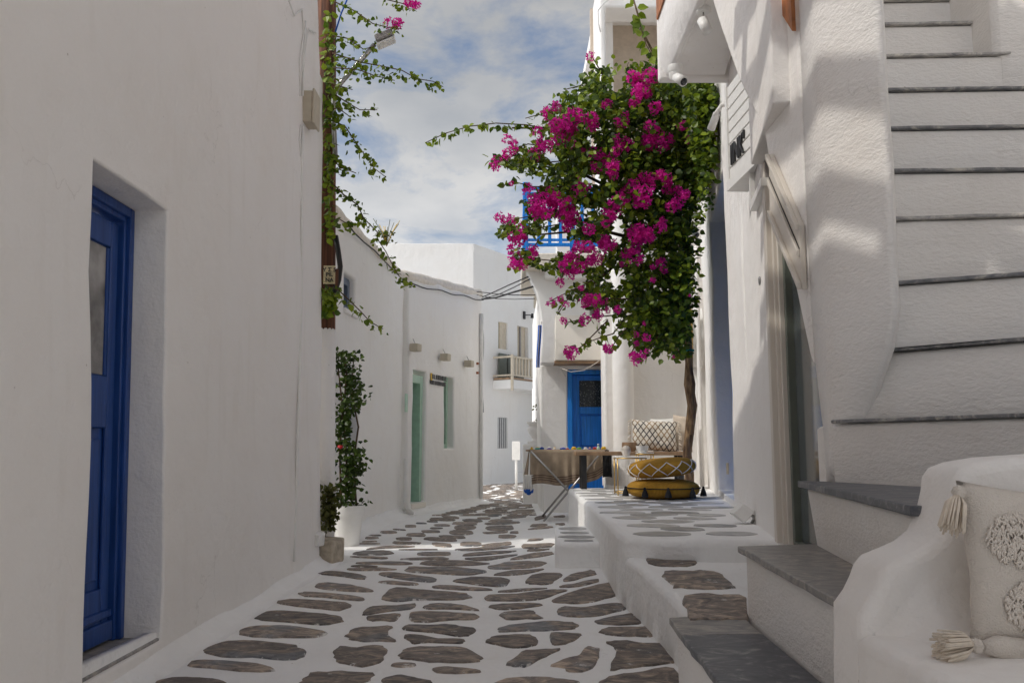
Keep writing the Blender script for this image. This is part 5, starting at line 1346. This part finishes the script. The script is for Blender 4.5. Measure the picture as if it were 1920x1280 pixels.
F6 = """100,230,40 160,240,50 250,150,50 520,270,70 620,260,60 560,310,50 470,380,40 640,430,30 470,510,30 400,540,35 520,560,30 680,530,60 740,560,70 820,520,40 770,640,50 670,680,50 500,690,35 930,600,40 850,600,30 700,220,40 1210,260,25 1300,280,35
1210,360,30 560,940,60 530,930,40 855,910,50 1145,710,20 1080,800,30 1165,820,40 1080,870,25 1165,930,25 1100,990,60 1050,970,40 1380,975,15 1505,485,15 370,550,20"""
for txt, ox, oy, kk in ((F8, 900, 0, 2.56), (F6, 940, 440, 4.267)):
    for w in txt.split():
        x, y, r = (float(q) for q in w.split(','))
        dep = 8.72 + rb.uniform(-0.12, 0.12)
        u, v = ox + x / kk, oy + y / kk; rr = r / kk * dep / F
        if rr > 0.08:
            for _ in range(3 if rr < 0.12 else 4):
                blossom(atY(u, v, dep) + Vector((rb.gauss(0, rr * .5), rb.gauss(0, rr * .4), rb.gauss(0, rr * .5))), rr * rb.uniform(0.6, 0.8), bou, rb)
        else: blossom(atY(u, v, dep), rr * 1.05, bou, rb)

# ------------------------------------------------------------------ bougainvillea climbing the pole
rv_ = random.Random(5)
vine = thing('climbing_vine', (-1.6, 7.8, 0), 'sparse green bougainvillea vine trailing from the wooden utility pole', 'vine')
def c3(x, y): return (520 + x / 2.909, y / 2.909)
def c4(x, y): return (580 + x / 3.765, 400 + y / 3.765)
ST_ = [[c3(*q) for q in ((310, 10), (420, 60), (520, 130), (600, 150), (680, 160))], [c3(*q) for q in ((560, -30), (600, 0), (680, 20), (745, 45))], [c3(*q) for q in ((270, 190), (380, 210), (470, 270), (540, 250))],
       [c3(*q) for q in ((300, 290), (450, 340), (560, 360), (680, 385), (760, 430), (850, 445), (905, 475))], [c3(*q) for q in ((300, 370), (440, 380), (520, 410), (640, 440))], [c3(*q) for q in ((290, 500), (380, 560), (450, 600), (545, 600))],
       [c3(*q) for q in ((260, 640), (370, 690), (430, 780), (480, 850), (530, 920), (590, 965))], [c3(*q) for q in ((260, 820), (340, 910), (430, 945))], [c3(*q) for q in ((260, 960), (360, 1060), (440, 1120), (470, 1190), (550, 1270))] + [c4(*q) for q in ((480, 180), (540, 270), (590, 370), (640, 450), (735, 520))],
       [c4(*q) for q in ((110, 60), (210, 40), (310, 100))], [c4(*q) for q in ((105, 500), (210, 545), (290, 620), (370, 700), (430, 765), (520, 815))], [c3(*q) for q in ((280, 600), (330, 590), (400, 640))], [c3(*q) for q in ((280, 450), (340, 470), (410, 490))]]
nl = 0; vine_extra = []
for k, P2 in enumerate(ST_):
    P = [atY(u, v, 7.68 + 0.05 * math.sin(k)) for u, v in P2]
    tube('tendril', P, [0.007 - 0.004 * i / len(P) for i in range(len(P))], 'stem_bark', vine, n=5)
    for p in along(P, 0.036):
        for _ in range(1 if rv_.random() < 0.7 else 2):
            if nl < 300:
                leaf_obj(p + Vector((rv_.gauss(0, .022), rv_.gauss(0, .03), rv_.gauss(-.012, .022))), rv_.uniform(0.036, 0.07), rmat(rv_, 0.6), vine); nl += 1
        for _ in range(2): vine_extra.append((p + Vector((rv_.gauss(0, .03), rv_.gauss(0, .035), rv_.gauss(-.015, .03))), rv_.uniform(0.026, 0.052), rmat(rv_, 0.6)))
it = []
for _ in range(300):
    v = rv_.choice((rv_.uniform(20, 200), rv_.uniform(180, 330), rv_.uniform(300, 450), rv_.uniform(545, 590))); u = 608 + abs(rv_.gauss(0, 11)) + (rv_.uniform(0, 40) if rv_.random() < 0.18 and v < 460 else 0)
    it.append((atY(u, v, 7.74 + rv_.gauss(0, 0.06)), rv_.uniform(0.05, 0.08), rmat(rv_)))
leaf_cloud('foliage', it + vine_extra, 'leaf_green', vine)
for x, y, r in ((610, 128, 0.055), (658, 132, 0.06), (740, 10, 0.075), (715, 15, 0.05), (765, 35, 0.035)):
    u, v = c3(x, y); blossom(atY(u, v, 7.66), r, vine, rv_)

# ------------------------------------------------------------------ tall potted climber and the small bush
pp = atZ(651, 1022, 0)
pot = thing('potted_plant', pp, 'tall dark leafy climber in a white tapered pot beside the low white house', 'potted plant')
lathe('pot', [(0.0, 0), (0.118, 0), (0.122, 0.012), (0.150, 0.30), (0.166, 0.30), (0.172, 0.40), (0.156, 0.40), (0.15, 0.36), (0, 0.36)], pp, 'white_paint', pot, 32)
lathe('soil', [(0, 0.372), (0.150, 0.368), (0.150, 0.361), (0, 0.361)], pp, 'soil', pot, 16)
stm = [[(648, 945), (650, 860), (643, 780), (650, 700), (645, 662)], [(668, 945), (662, 870), (672, 800), (658, 730), (664, 665)], [(640, 945), (637, 850), (642, 760), (634, 690)]]
for sp_ in stm: tube('stem', [atY(u, v, pp.y) for u, v in sp_], [0.012, 0.011, 0.01, 0.008, 0.006][:len(sp_)], 'stem_bark', pot, n=6)
it = []
for _ in range(1500):
    v = rv_.uniform(658, 945); c = 652 + 8 * math.sin(v * 0.045); w = 17 + 8 * math.sin(v * 0.06 + 1) + (8 if v > 880 else 0) + (8 if v < 700 else 0)
    if noise.noise(Vector((v * 0.09, 1.3, 0))) < -0.33 and rv_.random() < 0.6: continue
    it.append((atY(c + rv_.gauss(0, w * 0.62), v, pp.y + rv_.gauss(0, 0.07)), rv_.uniform(0.034, 0.056), rmat(rv_)))
for u, v in [(612 + i * 3, 663 - (i % 3)) for i in range(8)]: it.append((atY(u, v, pp.y - 0.1), 0.04, rmat(rv_)))
leaf_cloud('foliage', it, 'leaf_dark', pot)
p = atY(638, 838, pp.y - 0.15); lathe('red_flower', [(0, -0.02), (0.03, 0), (0.022, 0.02), (0, 0.015)], p, 'red_petal', pot, 10)
pb = atZ(618, 1040, 0.0); pb = Vector((-1.585, 7.9, 0.2))
bush = thing('bush', pb, 'small olive green bush peeking out behind the left house corner', 'bush')
it = [(atY(618 + rv_.gauss(0, 8), rv_.uniform(912, 992) , 7.72 + rv_.gauss(0, 0.04)), rv_.uniform(0.035, 0.06), rmat(rv_)) for _ in range(260)]
it = [q for q in it if (proj_u := 960 + F * q[0].x / (q[0].y * CT + (q[0].z - EYE) * ST)) < 637]
leaf_cloud('foliage', it, 'leaf_olive', bush)
tube('stem', [Vector((-1.70, 7.8, 0.0)), atY(612, 985, 7.75), atY(615, 930, 7.74)], 0.008, 'stem_bark', bush, n=5)
rw = thing('roof_weed', PA.pt(PA.len - 0.3, 3.6), 'dry yellow and pink weed growing on the low roof edge', 'weed')
base = atY(725, 462, 11.9)
for i in range(16):
    a = rv_.uniform(-0.5, 0.5); h = rv_.uniform(0.12, 0.42); tube('stalk', [base, base + Vector((a * h * 0.5, 0, h * 0.6)), base + Vector((a * h, 0.02, h))], 0.004, 'leaf_olive' if i % 3 else 'yellow_paint', rw, n=4)
leaf_cloud('foliage', [(base + Vector((rv_.gauss(0, .06), rv_.gauss(0, .04), rv_.uniform(0.02, 0.2))), 0.045, rmat(rv_, -1)) for _ in range(50)], 'leaf_olive', rw)

# ================================================================== THINGS ON THE TERRACE AND IN THE STREET
def pillow(name, c, w, h, t, mat, parent, rot=Matrix.Identity(3), wr=0.0, seed=0):
    n, m = 22, 18; v, f = [], []
    for side in (1, -1):
        for i in range(n + 1):
            for j in range(m + 1):
                x, y = -1 + 2 * i / n, -1 + 2 * j / m
                prf = max(0, (1 - abs(x) ** 2.6) * (1 - abs(y) ** 2.6)) ** 0.55
                pin = 1 - 0.07 * (1 - abs(x) ** 2) * abs(y) ** 4
                piny = 1 - 0.07 * (1 - abs(y) ** 2) * abs(x) ** 4
                z = side * t / 2 * prf + wr * noise.noise(Vector((x * 2.4, y * 2.4, seed + side))) * prf
                v.append(Vector(c) + rot @ Vector((x * w / 2 * piny, z, y * h / 2 * pin)))
    k = (n + 1) * (m + 1)
    for s_ in (0, 1):
        for i in range(n):
            for j in range(m):
                a = s_ * k + i * (m + 1) + j; q = (a, a + m + 1, a + m + 2, a + 1); f.append(q if s_ else q[::-1])
    me = bpy.data.meshes.new(name); me.from_pydata([tuple(q) for q in v], [], f)
    ul = me.uv_layers.new()
    for p in me.polygons:
        for li, vi in zip(p.loop_indices, p.vertices):
            vi %= k; ul.data[li].uv = (vi // (m + 1) / n, vi % (m + 1) / m)
    bm = bmesh.new(); bm.from_mesh(me); bmesh.ops.remove_doubles(bm, verts=bm.verts, dist=1e-5); bmesh.ops.recalc_face_normals(bm, faces=bm.faces); bm.to_mesh(me); bm.free()
    return obj(name, me, mat, parent, smooth=True)
def tassel(p, d, L_, parent, mat='ivory_yarn', head='ivory_cloth', n=34, spread=0.35, seed=1):
    """knotted bead and a skirt of yarn"""
    rng = random.Random(seed); d = Vector(d).normalized(); x = d.orthogonal().normalized(); y = d.cross(x)
    hd_ = lathe('tassel_head', [(0, -0.016), (0.011, -0.012), (0.016, 0), (0.011, 0.012), (0, 0.016)], p, head, parent, 14)
    v, f = [], []
    for i in range(n):
        a, r = rng.uniform(0, 6.28), math.sqrt(rng.random())
        o_ = x * math.cos(a) + y * math.sin(a); e = p + d * L_ * rng.uniform(0.85, 1.05) + o_ * L_ * spread * r + Vector((0, 0, -0.01))
        vv, ff = tube_data([p + d * 0.008 + o_ * 0.006 * r, p + d * L_ * 0.35 + o_ * L_ * spread * 0.75 * r, e], [0.0016, 0.0026, 0.0022], 5)
        b = len(v); v += vv; f += [tuple(b + q for q in t) for t in ff]
    o = mesh('tassel', v, f, mat, parent, smooth=True); o['kind'] = 'stuff'
# cushion on the masonry bench
cu = thing('cushion', (1.33, 2.0, SZ), 'ivory tufted cushion with yarn tassels on the white masonry bench', 'cushion')
rot = Matrix.Rotation(0.18, 3, 'Z') @ Matrix.Rotation(-0.16, 3, 'X') @ Matrix.Rotation(0.10, 3, 'Y')
cc = Vector((1.25, 1.99, SZ + 0.165))
pillow('body', cc, 0.50, 0.36, 0.13, 'ivory_cloth', cu, rot, wr=0.018)
rt = random.Random(9)
for j, (ax, ay, rr) in enumerate(((-0.135, 0.055, 0.06), (-0.115, -0.085, 0.055), (0.0, 0.02, 0.09))):
    v, f = [], []
    for i in range(800):
        a, r = rt.uniform(0, 6.28), math.sqrt(rt.random()) * rr
        x_, y_ = ax + r * math.cos(a) * 1.3, ay + r * math.sin(a)
        prf = max(0, (1 - abs(x_ / .25) ** 2.6) * (1 - abs(y_ / .18) ** 2.6)) ** 0.55
        p = cc + rot @ Vector((x_, -0.065 * prf - 0.001, y_)); q = p + rot @ Vector((rt.gauss(0, .003), -0.002, -0.004)); e = q + rot @ Vector((rt.gauss(0, .004), 0.002, -0.006))
        vv, ff = tube_data([p, q, e], [0.0018, 0.0022, 0.0016], 4); b = len(v); v += vv; f += [tuple(b + k for k in t) for t in ff]
    mesh('tufted_patch', v, f, 'ivory_tuft', cu, smooth=True)['kind'] = 'stuff'
tl = cc + rot @ Vector((-0.245, -0.01, 0.165)); bl = cc + rot @ Vector((-0.235, -0.03, -0.17))
tassel(tl + Vector((-0.012, -0.012, -0.012)), (-0.45, -0.3, -1.0), 0.085, cu, seed=2, n=70)
tassel(atY(1830, 1210, 1.86) , (-1.0, -0.1, 0.10), 0.085, cu, seed=3, n=80, spread=0.42)
tube('corner_roll', [atY(1842, 1212, 1.87), atY(1870, 1212, 1.88), atY(1925, 1222, 1.90)], [0.012, 0.024, 0.028], 'ivory_cloth', cu, n=12)

# two knitted poufs
def pouf(c, r, h, label, tilt):
    t = thing('pouf', c, label, 'pouf', 'mustard poufs on the terrace')
    n = 14; pr = []
    for i in range(n + 1):
        a = -math.pi / 2 + math.pi * i / n
        e = 0.62
        pr.append((max(0.0, r * math.copysign(abs(math.cos(a)) ** e, math.cos(a))), h / 2 + h / 2 * math.copysign(abs(math.sin(a)) ** 0.8, math.sin(a))))
    pr[0] = (0.0, 0.0); pr[-1] = (0.0, h)
    lathe('body', pr, c, 'mustard_knit', t, 56, tilt=tilt, uv=True)
    return t, pr
pc = atZ(1235, 931, TZ); pc = Vector((pc.x, 9.25, TZ + 0.001))
t1, pr = pouf(pc, 0.385, 0.205, 'mustard knitted pouf with black tassels lying on the terrace floor', Matrix.Rotation(0.0, 3, 'Y'))
tube('seam', [pc + Vector((0.392 * math.cos(a), 0.392 * math.sin(a), 0.115)) for a in [i * math.pi / 24 for i in range(49)]], 0.006, 'black_yarn', t1, n=6)
for k, a in enumerate((-2.95, -2.2, -1.62, -0.95, -0.25, 0.5, 1.3, 2.2)):
    q = pc + Vector((0.40 * math.cos(a), 0.40 * math.sin(a), 0.115)); o_ = Vector((math.cos(a), math.sin(a), 0)) * 0.02
    lathe('tassel', [(0, 0.02), (0.014, 0.012), (0.012, 0.0), (0.028, -0.04), (0.038, -0.085), (0.0, -0.088)], q + o_, 'black_yarn', t1, 12)
tl_ = Matrix.Rotation(-0.085, 3, 'Y')
pc2 = pc + Vector((-0.005, 0.0, 0.222))
t2, pr = pouf(pc2, 0.36, 0.205, 'mustard knitted pouf with a white zigzag cord, stacked on the other one', tl_)
def pouf_pt(a, t):
    hgt = 0.03 + 0.135 * t; s_ = (hgt - 0.1025) / 0.1025; th = math.asin(max(-1, min(1, math.copysign(abs(s_) ** (1 / 0.8), s_))))
    r = 0.36 * math.cos(th) ** 0.62 + 0.006; return pc2 + tl_ @ Vector((r * math.cos(a), r * math.sin(a), hgt))
for ph in (0, 1):
    nz_ = 12 * 8; P = []
    for i in range(nz_ + 1):
        a = i / nz_ * 2 * math.pi; q = (i / 8 + ph) % 2; P.append(pouf_pt(a, q if q < 1 else 2 - q))
    tube('zigzag_cord', P, 0.0045, 'white_cloth', t2, n=6)

# wooden bench at the back of the terrace
zp = atY(1200, 846, 11.3).z
bx0, bx1 = atY(1079, 850, 11.2).x, atY(1288, 850, 11.4).x
wb_ = thing('wooden_bench', (1.5, 11.3, TZ), 'long plank bench with black legs at the back of the terrace', 'bench')
for k in range(2): box('seat_plank', (bx0, bx1), (11.16 + k * 0.175, 11.33 + k * 0.175), (zp - 0.05, zp), 'bench_wood', wb_, bevel=0.006)
for x in (bx0 + 0.07, bx1 - 0.16):
    for y in (11.19, 11.42): box('leg', (x, x + 0.075), (y, y + 0.06), (TZ, zp - 0.051), 'black_paint', wb_, bevel=0.004)
for k, (u0, u1, v0, v1, t, mat, lab, ry, y) in enumerate(((1184, 1270, 788, 848, 0.16, 'lozenge_cloth', 'long pillow woven with dark diamonds on the wooden bench', 0.05, 11.36), (1222, 1276, 778, 842, 0.13, 'white_cloth', 'plain white pillow behind the diamond-patterned one', -0.06, 11.56), (1262, 1298, 776, 846, 0.13, 'beige_cloth', 'plain beige pillow leaning by the trunk on the bench', 0.08, 11.5))):
    a, b = atY(u0, v1, y), atY(u1, v0, y); c_ = (a + b) / 2; hgt = b.z - a.z
    c_.z = zp + hgt / 2 * 0.97
    t_ = thing('pillow', (c_.x, y, zp), lab, 'pillow', 'pillows on the wooden bench')
    R3 = Matrix.Rotation(-0.2, 3, 'X') @ Matrix.Rotation(ry, 3, 'Y')
    pillow('body', c_, b.x - a.x, hgt, t, mat, t_, R3, wr=0.02, seed=k)
    if k == 0:
        for sx in (-1, 1):
            v, f = [], []
            for i in range(26):
                p = c_ + R3 @ Vector((sx * (b.x - a.x) / 2, 0, -hgt / 2 + hgt * i / 25)); e = p + Vector((sx * 0.045, rv_.gauss(-.01, .012), -0.03 + rv_.gauss(0, .012)))
                vv, ff = tube_data([p, e], 0.006, 4); q = len(v); v += vv; f += [tuple(q + z for z in w) for w in ff]
            mesh('fringe', v, f, 'ivory_yarn', t_, smooth=True)['kind'] = 'stuff'
c_ = atY(1180, 838, 11.3)
bk = thing('basket', (c_.x, 11.3, zp), 'small brown woven basket beside the diamond pillow', 'basket')
lathe('bowl', [(0, 0), (0.07, 0.0), (0.10, 0.06), (0.095, 0.12), (0.085, 0.12), (0.088, 0.06), (0, 0.01)], (c_.x, 11.30, zp + 0.001), 'bench_wood', bk, 20)
# gold wire side tables
def side_table(u0, u1, vtop, y, label):
    a, b = atY(u0, vtop, y), atY(u1, vtop, y); z = a.z; w = b.x - a.x
    t = thing('side_table', ((a.x + b.x) / 2, y, TZ), label, 'side table', 'gold side tables on the terrace')
    box('top', (a.x, b.x), (y, y + w), (z - 0.012, z), 'white_paint', t, bevel=0.003)
    for x in (a.x + 0.006, b.x - 0.006):
        for yy_ in (y + 0.006, y + w - 0.006): tube('leg', [(x, yy_, TZ), (x, yy_, z - 0.012)], 0.007, 'gold_metal', t, n=8)
    for zz_ in (TZ + 0.03, z - 0.018):
        for P in (((a.x, y), (b.x, y)), ((b.x, y), (b.x, y + w)), ((b.x, y + w), (a.x, y + w)), ((a.x, y + w), (a.x, y))):
            tube('rim', [(P[0][0], P[0][1], zz_), (P[1][0], P[1][1], zz_)], 0.006, 'gold_metal', t, n=6)
    return z, (a.x + b.x) / 2, w
z_, x_, w_ = side_table(1157, 1212, 856, 9.75, 'low gold wire side table with a white top beside the poufs')
z2, x2, w2 = side_table(1196, 1226, 848, 10.35, 'smaller gold wire side table behind the first one')
sh = thing('flower_bunch', (x_ - 0.05, 9.85, z_), 'pale cream dried flower bunch on the gold side table', 'flowers')
v, f = [], []
for i in range(60):
    d = Vector((rv_.gauss(0, 1), rv_.gauss(0, 1), rv_.gauss(0.2, 1))).normalized(); q = Vector((x_ - 0.05, 9.84, z_ + 0.075)) + d * 0.05; xx = d.orthogonal().normalized() * 0.022; yv = d.cross(xx)
    b = len(v); v += [q - xx, q + yv, q + xx, q - yv]; f.append((b, b + 1, b + 2, b + 3))
mesh('petals', v, f, 'ivory_cloth', sh)['kind'] = 'stuff'
lathe('heart', [(0, 0.002), (0.035, 0.01), (0.055, 0.06), (0.04, 0.11), (0, 0.125)], (x_ - 0.05, 9.84, z_), 'ivory_cloth', sh, 14)
bw = thing('white_bowl', (x2, 10.45, z2), 'white bowl on the smaller gold side table', 'bowl')
lathe('bowl', [(0, 0.001), (0.05, 0.001), (0.075, 0.05), (0.08, 0.08), (0.072, 0.08), (0.066, 0.05), (0, 0.02)], (x2 - 0.03, 10.43, z2), 'white_paint', bw, 20)

# folding stall table with cloth
ft = thing('folding_table', (0.72, 11.9, 0), 'folding stall table on crossed metal legs before the blue door', 'table')
ty0, ty1 = 11.62, 12.3; tx0, tx1 = atY(987, 842, ty0).x, atY(1142, 842, ty0).x; tz = atY(1000, 843, ty0).z
box('top', (tx0, tx1), (ty0, ty1), (tz - 0.02, tz), 'bench_wood', ft, bevel=0.004)
for y in (ty0 - 0.085, ty1 - 0.06):
    dz_ = y - ty0
    tube('leg', [Vector((tx0 + 0.06, y, tz - 0.02)), Vector((tx0 + 0.95, y, 0.0))], 0.014, 'steel', ft)
    tube('leg', [Vector((tx1 - 0.10, y + 0.03, tz - 0.02)), Vector((0.42, y + 0.03, 0.0))], 0.014, 'steel', ft)
tube('brace', [Vector((0.76, ty0 + 0.05, 0.40)), Vector((0.76, ty1 - 0.03, 0.40))], 0.01, 'steel', ft)
cl = thing('table_cloth', ((tx0 + tx1) / 2, ty0, tz - 0.45), 'brown striped cloth hanging from the folding stall table', 'cloth')
def drape(x0, x1, y, z1, zlo, mat, name, parent, waves=9, amp=0.02, n=60, m=10, ph=0.0):
    v, f = [], []
    for i in range(n + 1):
        s = i / n; x = x0 + (x1 - x0) * s; zb = zlo(s)
        for j in range(m + 1):
            t = j / m; v.append((x + 0.01 * math.sin(s * 31 + ph) * t, y - 0.012 - amp * t * (1 + math.sin(s * waves * 6.28 + ph + 1.5 * math.sin(s * 9))), z1 + (zb - z1) * t))
    for i in range(n):
        for j in range(m): a = i * (m + 1) + j; f.append((a, a + m + 1, a + m + 2, a + 1))
    o = mesh(name, v, f, mat, parent, smooth=True); md = o.modifiers.new('thick', 'SOLIDIFY'); md.thickness = 0.004
    return o
zb_ = lambda s: tz - (0.46 if s < 0.72 else 0.46 - (s - 0.72) * 0.5) + 0.015 * math.sin(s * 12)
drape(tx0 + 0.05, tx1 - 0.06, ty0 - 0.002, tz + 0.003, zb_, 'brown_cloth', 'front_drop', cl)
for dz_ in (0.05, 0.08, 0.11):
    st = [(zb_(i / 60) + dz_ - 0.006) for i in range(61)]
    v, f = [], []
    for i in range(61):
        s = i / 60; x = tx0 + 0.05 + (tx1 - tx0 - 0.11) * s; zz_ = st[i]; t = (tz + 0.003 - zz_) / (tz + 0.003 - zb_(s))
        yv = ty0 - 0.002 - 0.012 - 0.02 * t * (1 + math.sin(s * 9 * 6.28 + 1.5 * math.sin(s * 9))) - 0.007
        xx = x + 0.01 * math.sin(s * 31) * t
        v += [(xx, yv, zz_), (xx, yv, zz_ + 0.012)]
    for i in range(60): f.append((2 * i, 2 * i + 2, 2 * i + 3, 2 * i + 1))
    mesh('stripe', v, f, 'stripe_cloth', cl, smooth=True)
box('top_cover', (tx0 + 0.045, tx1 - 0.05), (ty0 - 0.012, ty1 - 0.02), (tz + 0.001, tz + 0.005), 'brown_cloth', cl)
v = [(tx0 + 0.045, ty0, tz), (tx0 + 0.0, ty0 - 0.02, tz - 0.36), (tx0 + 0.02, ty0 + 0.2, tz - 0.4), (tx0 - 0.03, ty0 + 0.5, tz - 0.36), (tx0 + 0.045, ty0 + 0.55, tz)]
mesh('side_drop', v, [(0, 1, 2), (0, 2, 4), (2, 3, 4)], 'brown_cloth', cl, smooth=True)
tw = thing('towel', (tx0, ty0 + 0.1, 0.5), 'white towel with a blue edge hanging at the left end of the stall', 'towel')
drape(tx0 - 0.03, tx0 + 0.09, ty0 - 0.03, tz - 0.33, lambda s: tz - 0.52 - 0.05 * (1 - abs(2 * s - 1)), 'white_cloth', 'cloth', tw, 1.5, 0.012, 14, 6)
drape(tx0 - 0.035, tx0 + 0.095, ty0 - 0.04, tz - 0.52, lambda s: tz - 0.555 - 0.05 * (1 - abs(2 * s - 1)), 'flag_blue', 'blue_edge', tw, 1.5, 0.012, 14, 3)
bg_ = thing('black_bag', (tx1 - 0.02, ty0, 0.7), 'black bag hanging at the right end of the stall table', 'bag')
pillow('body', (tx1 - 0.03, ty0 - 0.03, tz - 0.20), 0.13, 0.34, 0.07, 'black_yarn', bg_, wr=0.02)
tube('strap', [(tx1 - 0.07, ty0 - 0.03, tz - 0.05), (tx1 - 0.03, ty0 - 0.005, tz + 0.012), (tx1, ty0 - 0.03, tz - 0.05)], 0.007, 'black_paint', bg_, n=6)
trk = [('yellow_paint', 'yellow', 997, 0.030), ('teal_paint', 'teal', 1008, 0.022), ('flag_blue', 'dark blue', 1016, 0.024), ('violet_paint', 'violet', 1030, 0.02), ('white_paint', 'white', 1040, 0.02), ('flag_blue', 'deep blue', 1056, 0.018), ('red_paint', 'red', 1064, 0.018), ('yellow_paint', 'bright yellow', 1076, 0.028), ('lime_paint', 'lime green', 1086, 0.026), ('white_paint', 'small white', 1098, 0.018), ('violet_paint', 'pale violet', 1106, 0.018), ('red_paint', 'orange red', 1118, 0.03), ('pale_green_paint', 'tall pale green', 1122, 0.06), ('yellow_paint', 'straw yellow', 1132, 0.03)]
wh = ['at its left end', 'near its left end', 'beside the teal one', 'left of its middle', 'beside the violet one', 'at its middle', 'at its middle edge', 'right of its middle', 'beside the bright yellow one', 'right of the lime green one', 'before the blue door', 'near its right end', 'standing highest at its right end', 'at its right end']
for i, (m_, cn, u, h) in enumerate(trk):
    p = atY(u, 840, ty0 + 0.08 + 0.05 * (i % 3)); p.z = tz + 0.006
    t_ = thing('trinket', p, cn + ' trinket on the stall table, ' + wh[i], 'trinket', 'trinkets on the stall table')
    w = 0.022 + 0.012 * (i % 2)
    if i % 3 == 0: lathe('figure', [(0, 0), (w, 0.0), (w * 1.1, h * 0.4), (w * 0.5, h * 0.7), (w * 0.7, h), (0, h * 1.1)], p, m_, t_, 12)
    elif i % 3 == 1: lathe('jar', [(0, 0), (w, 0), (w * 1.05, h * .8), (w * .7, h), (0, h)], p, m_, t_, 12)
    else: box('case', (p.x - w * 1.3, p.x + w * 1.3), (p.y - w, p.y + w), (p.z, p.z + h), m_, t_, bevel=0.004)
    lathe('lid', [(0, 0), (w * 0.75, 0), (w * 0.6, 0.008), (0, 0.01)], p + Vector((0, 0, h * 1.1 if i % 3 == 0 else h)), ['white_paint', 'yellow_paint', 'violet_paint'][i % 3], t_, 10)

# white block, plinth with urn, sign post, flag
p0, p1 = atZ(1018, 960, 0), atZ(1066, 960, 0)
zt = atY(1018, 906, p0.y).z
wbk = box('white_block', (p0.x, p1.x), (p0.y, 13.29), (-0.02, zt), 'limewash_far', None, bevel=0.02); tag(wbk, 'low square white block on the street beside the blue door', 'block')
pl_ = atZ(981, 943, 0)
pn = thing('urn_pillar', (pl_.x + 0.18, pl_.y + 0.2, 0), 'white pillar topped with an urn at the bend of the street', 'pillar')
zt = atY(981, 832, pl_.y).z
box('plinth', (pl_.x, pl_.x + 0.42), (pl_.y, pl_.y + 0.42), (-0.02, zt), 'limewash_far', pn, bevel=0.02)
box('cap', (pl_.x + 0.08, pl_.x + 0.36), (pl_.y + 0.07, pl_.y + 0.35), (zt + 0.001, zt + 0.05), 'limewash_far', pn, bevel=0.01)
lathe('urn', [(0, 0), (0.07, 0), (0.05, 0.04), (0.07, 0.07), (0.13, 0.16), (0.14, 0.22), (0.11, 0.27), (0.15, 0.31), (0.15, 0.34), (0, 0.34)], (pl_.x + 0.22, pl_.y + 0.21, zt + 0.051), 'limewash_far', pn, 20)
leaf_cloud('foliage', [(Vector((pl_.x + 0.28 + rv_.gauss(0, .05), pl_.y + 0.2, zt + 0.4 + rv_.uniform(-0.25, 0.3))), 0.04, rmat(rv_)) for _ in range(60)], 'leaf_olive', pn)
tube('stem', [(pl_.x + 0.27, pl_.y + 0.2, zt + 0.37), (pl_.x + 0.29, pl_.y + 0.2, zt + 0.66)], 0.005, 'stem_bark', pn, n=5)
sp0 = atZ(968, 920, 0)
spn = thing('sign_post', sp0, 'slim white post with a blank white panel at the far bend', 'sign')
tube('post', [sp0, Vector((sp0.x, sp0.y, atY(968, 832, sp0.y).z))], 0.03, 'white_paint', spn)
a, b = atY(960, 862, sp0.y), atY(975, 827, sp0.y)
box('panel', (a.x, b.x), (sp0.y - 0.05, sp0.y - 0.031), (a.z, b.z), 'white_paint', spn, bevel=0.004)
fg = thing('flag', atY(1014, 690, 12.9), 'blue and white flag hanging folded at the corner of the blue-door house', 'flag')
zf0, zf1 = atY(1014, 690, 12.9).z, atY(1014, 612, 12.9).z; xf = atY(1014, 650, 12.9).x - 0.01
for i in range(3):
    v = []
    for j in range(9):
        z = zf1 + (zf0 - zf1) * j / 8
        for k in (0, 1): v.append((xf - 0.05 + (i + k) * 0.018 + 0.016 * math.sin(z * 5), 12.78 - 0.03 * ((i + k) % 2) + 0.02 * math.sin(z * 4), z))
    mesh('stripe', v, [(2 * j, 2 * j + 1, 2 * j + 3, 2 * j + 2) for j in range(8)], 'flag_blue' if i % 2 == 0 else 'white_cloth', fg, smooth=True)
tube('staff', [(xf + 0.03, 12.88, zf1 + 0.03), (xf + 0.02, 12.72, zf1 + 0.05)], 0.008, 'white_paint', fg)
# overhead cables between the houses
endp = atY(893, 562, 16.2)
cbs = [('thick black cable drooping from the low house corner to the balcony corbel', (893, 562, 16.2), (930, 558, 15.5), (962, 548, 14.2), (1000, 537, 13.0), 0.016), ('upper black cable running from the low house corner to the balcony', (893, 562, 16.2), (925, 548, 15.4), (955, 534, 14.2), (992, 518, 13.0), 0.010),
       ('thin cable just under the upper black cable', (893, 563, 16.2), (935, 552, 15.4), (965, 538, 14.2), (994, 523, 13.0), 0.008), ('level grey cable crossing before the far house', (880, 545, 15.4), (930, 551, 15.2), (965, 553, 14.3), (1003, 553, 13.0), 0.008),
       ('lowest thin cable crossing before the far house', (880, 550, 15.4), (930, 560, 15.2), (965, 561, 14.3), (1003, 560, 13.0), 0.006)]
for lab, a, b, c, d, r in cbs:
    o = tube('overhead_cable', [atY(*q) for q in (a, b, c, d)], r, 'cable', None, n=6); tag(o, lab, 'cable', 'overhead cables')
o = tube('corner_cable', [atY(893, 562, 16.2), atY(892, 600, 16.2), atY(892, 660, 16.2), atY(893, 722, 16.2)], 0.014, 'cable', None, n=6); tag(o, 'black cable dropping straight down the corner of the low white house', 'cable')
for o in bpy.data.objects:
    if '_w' in o: del o['_w']
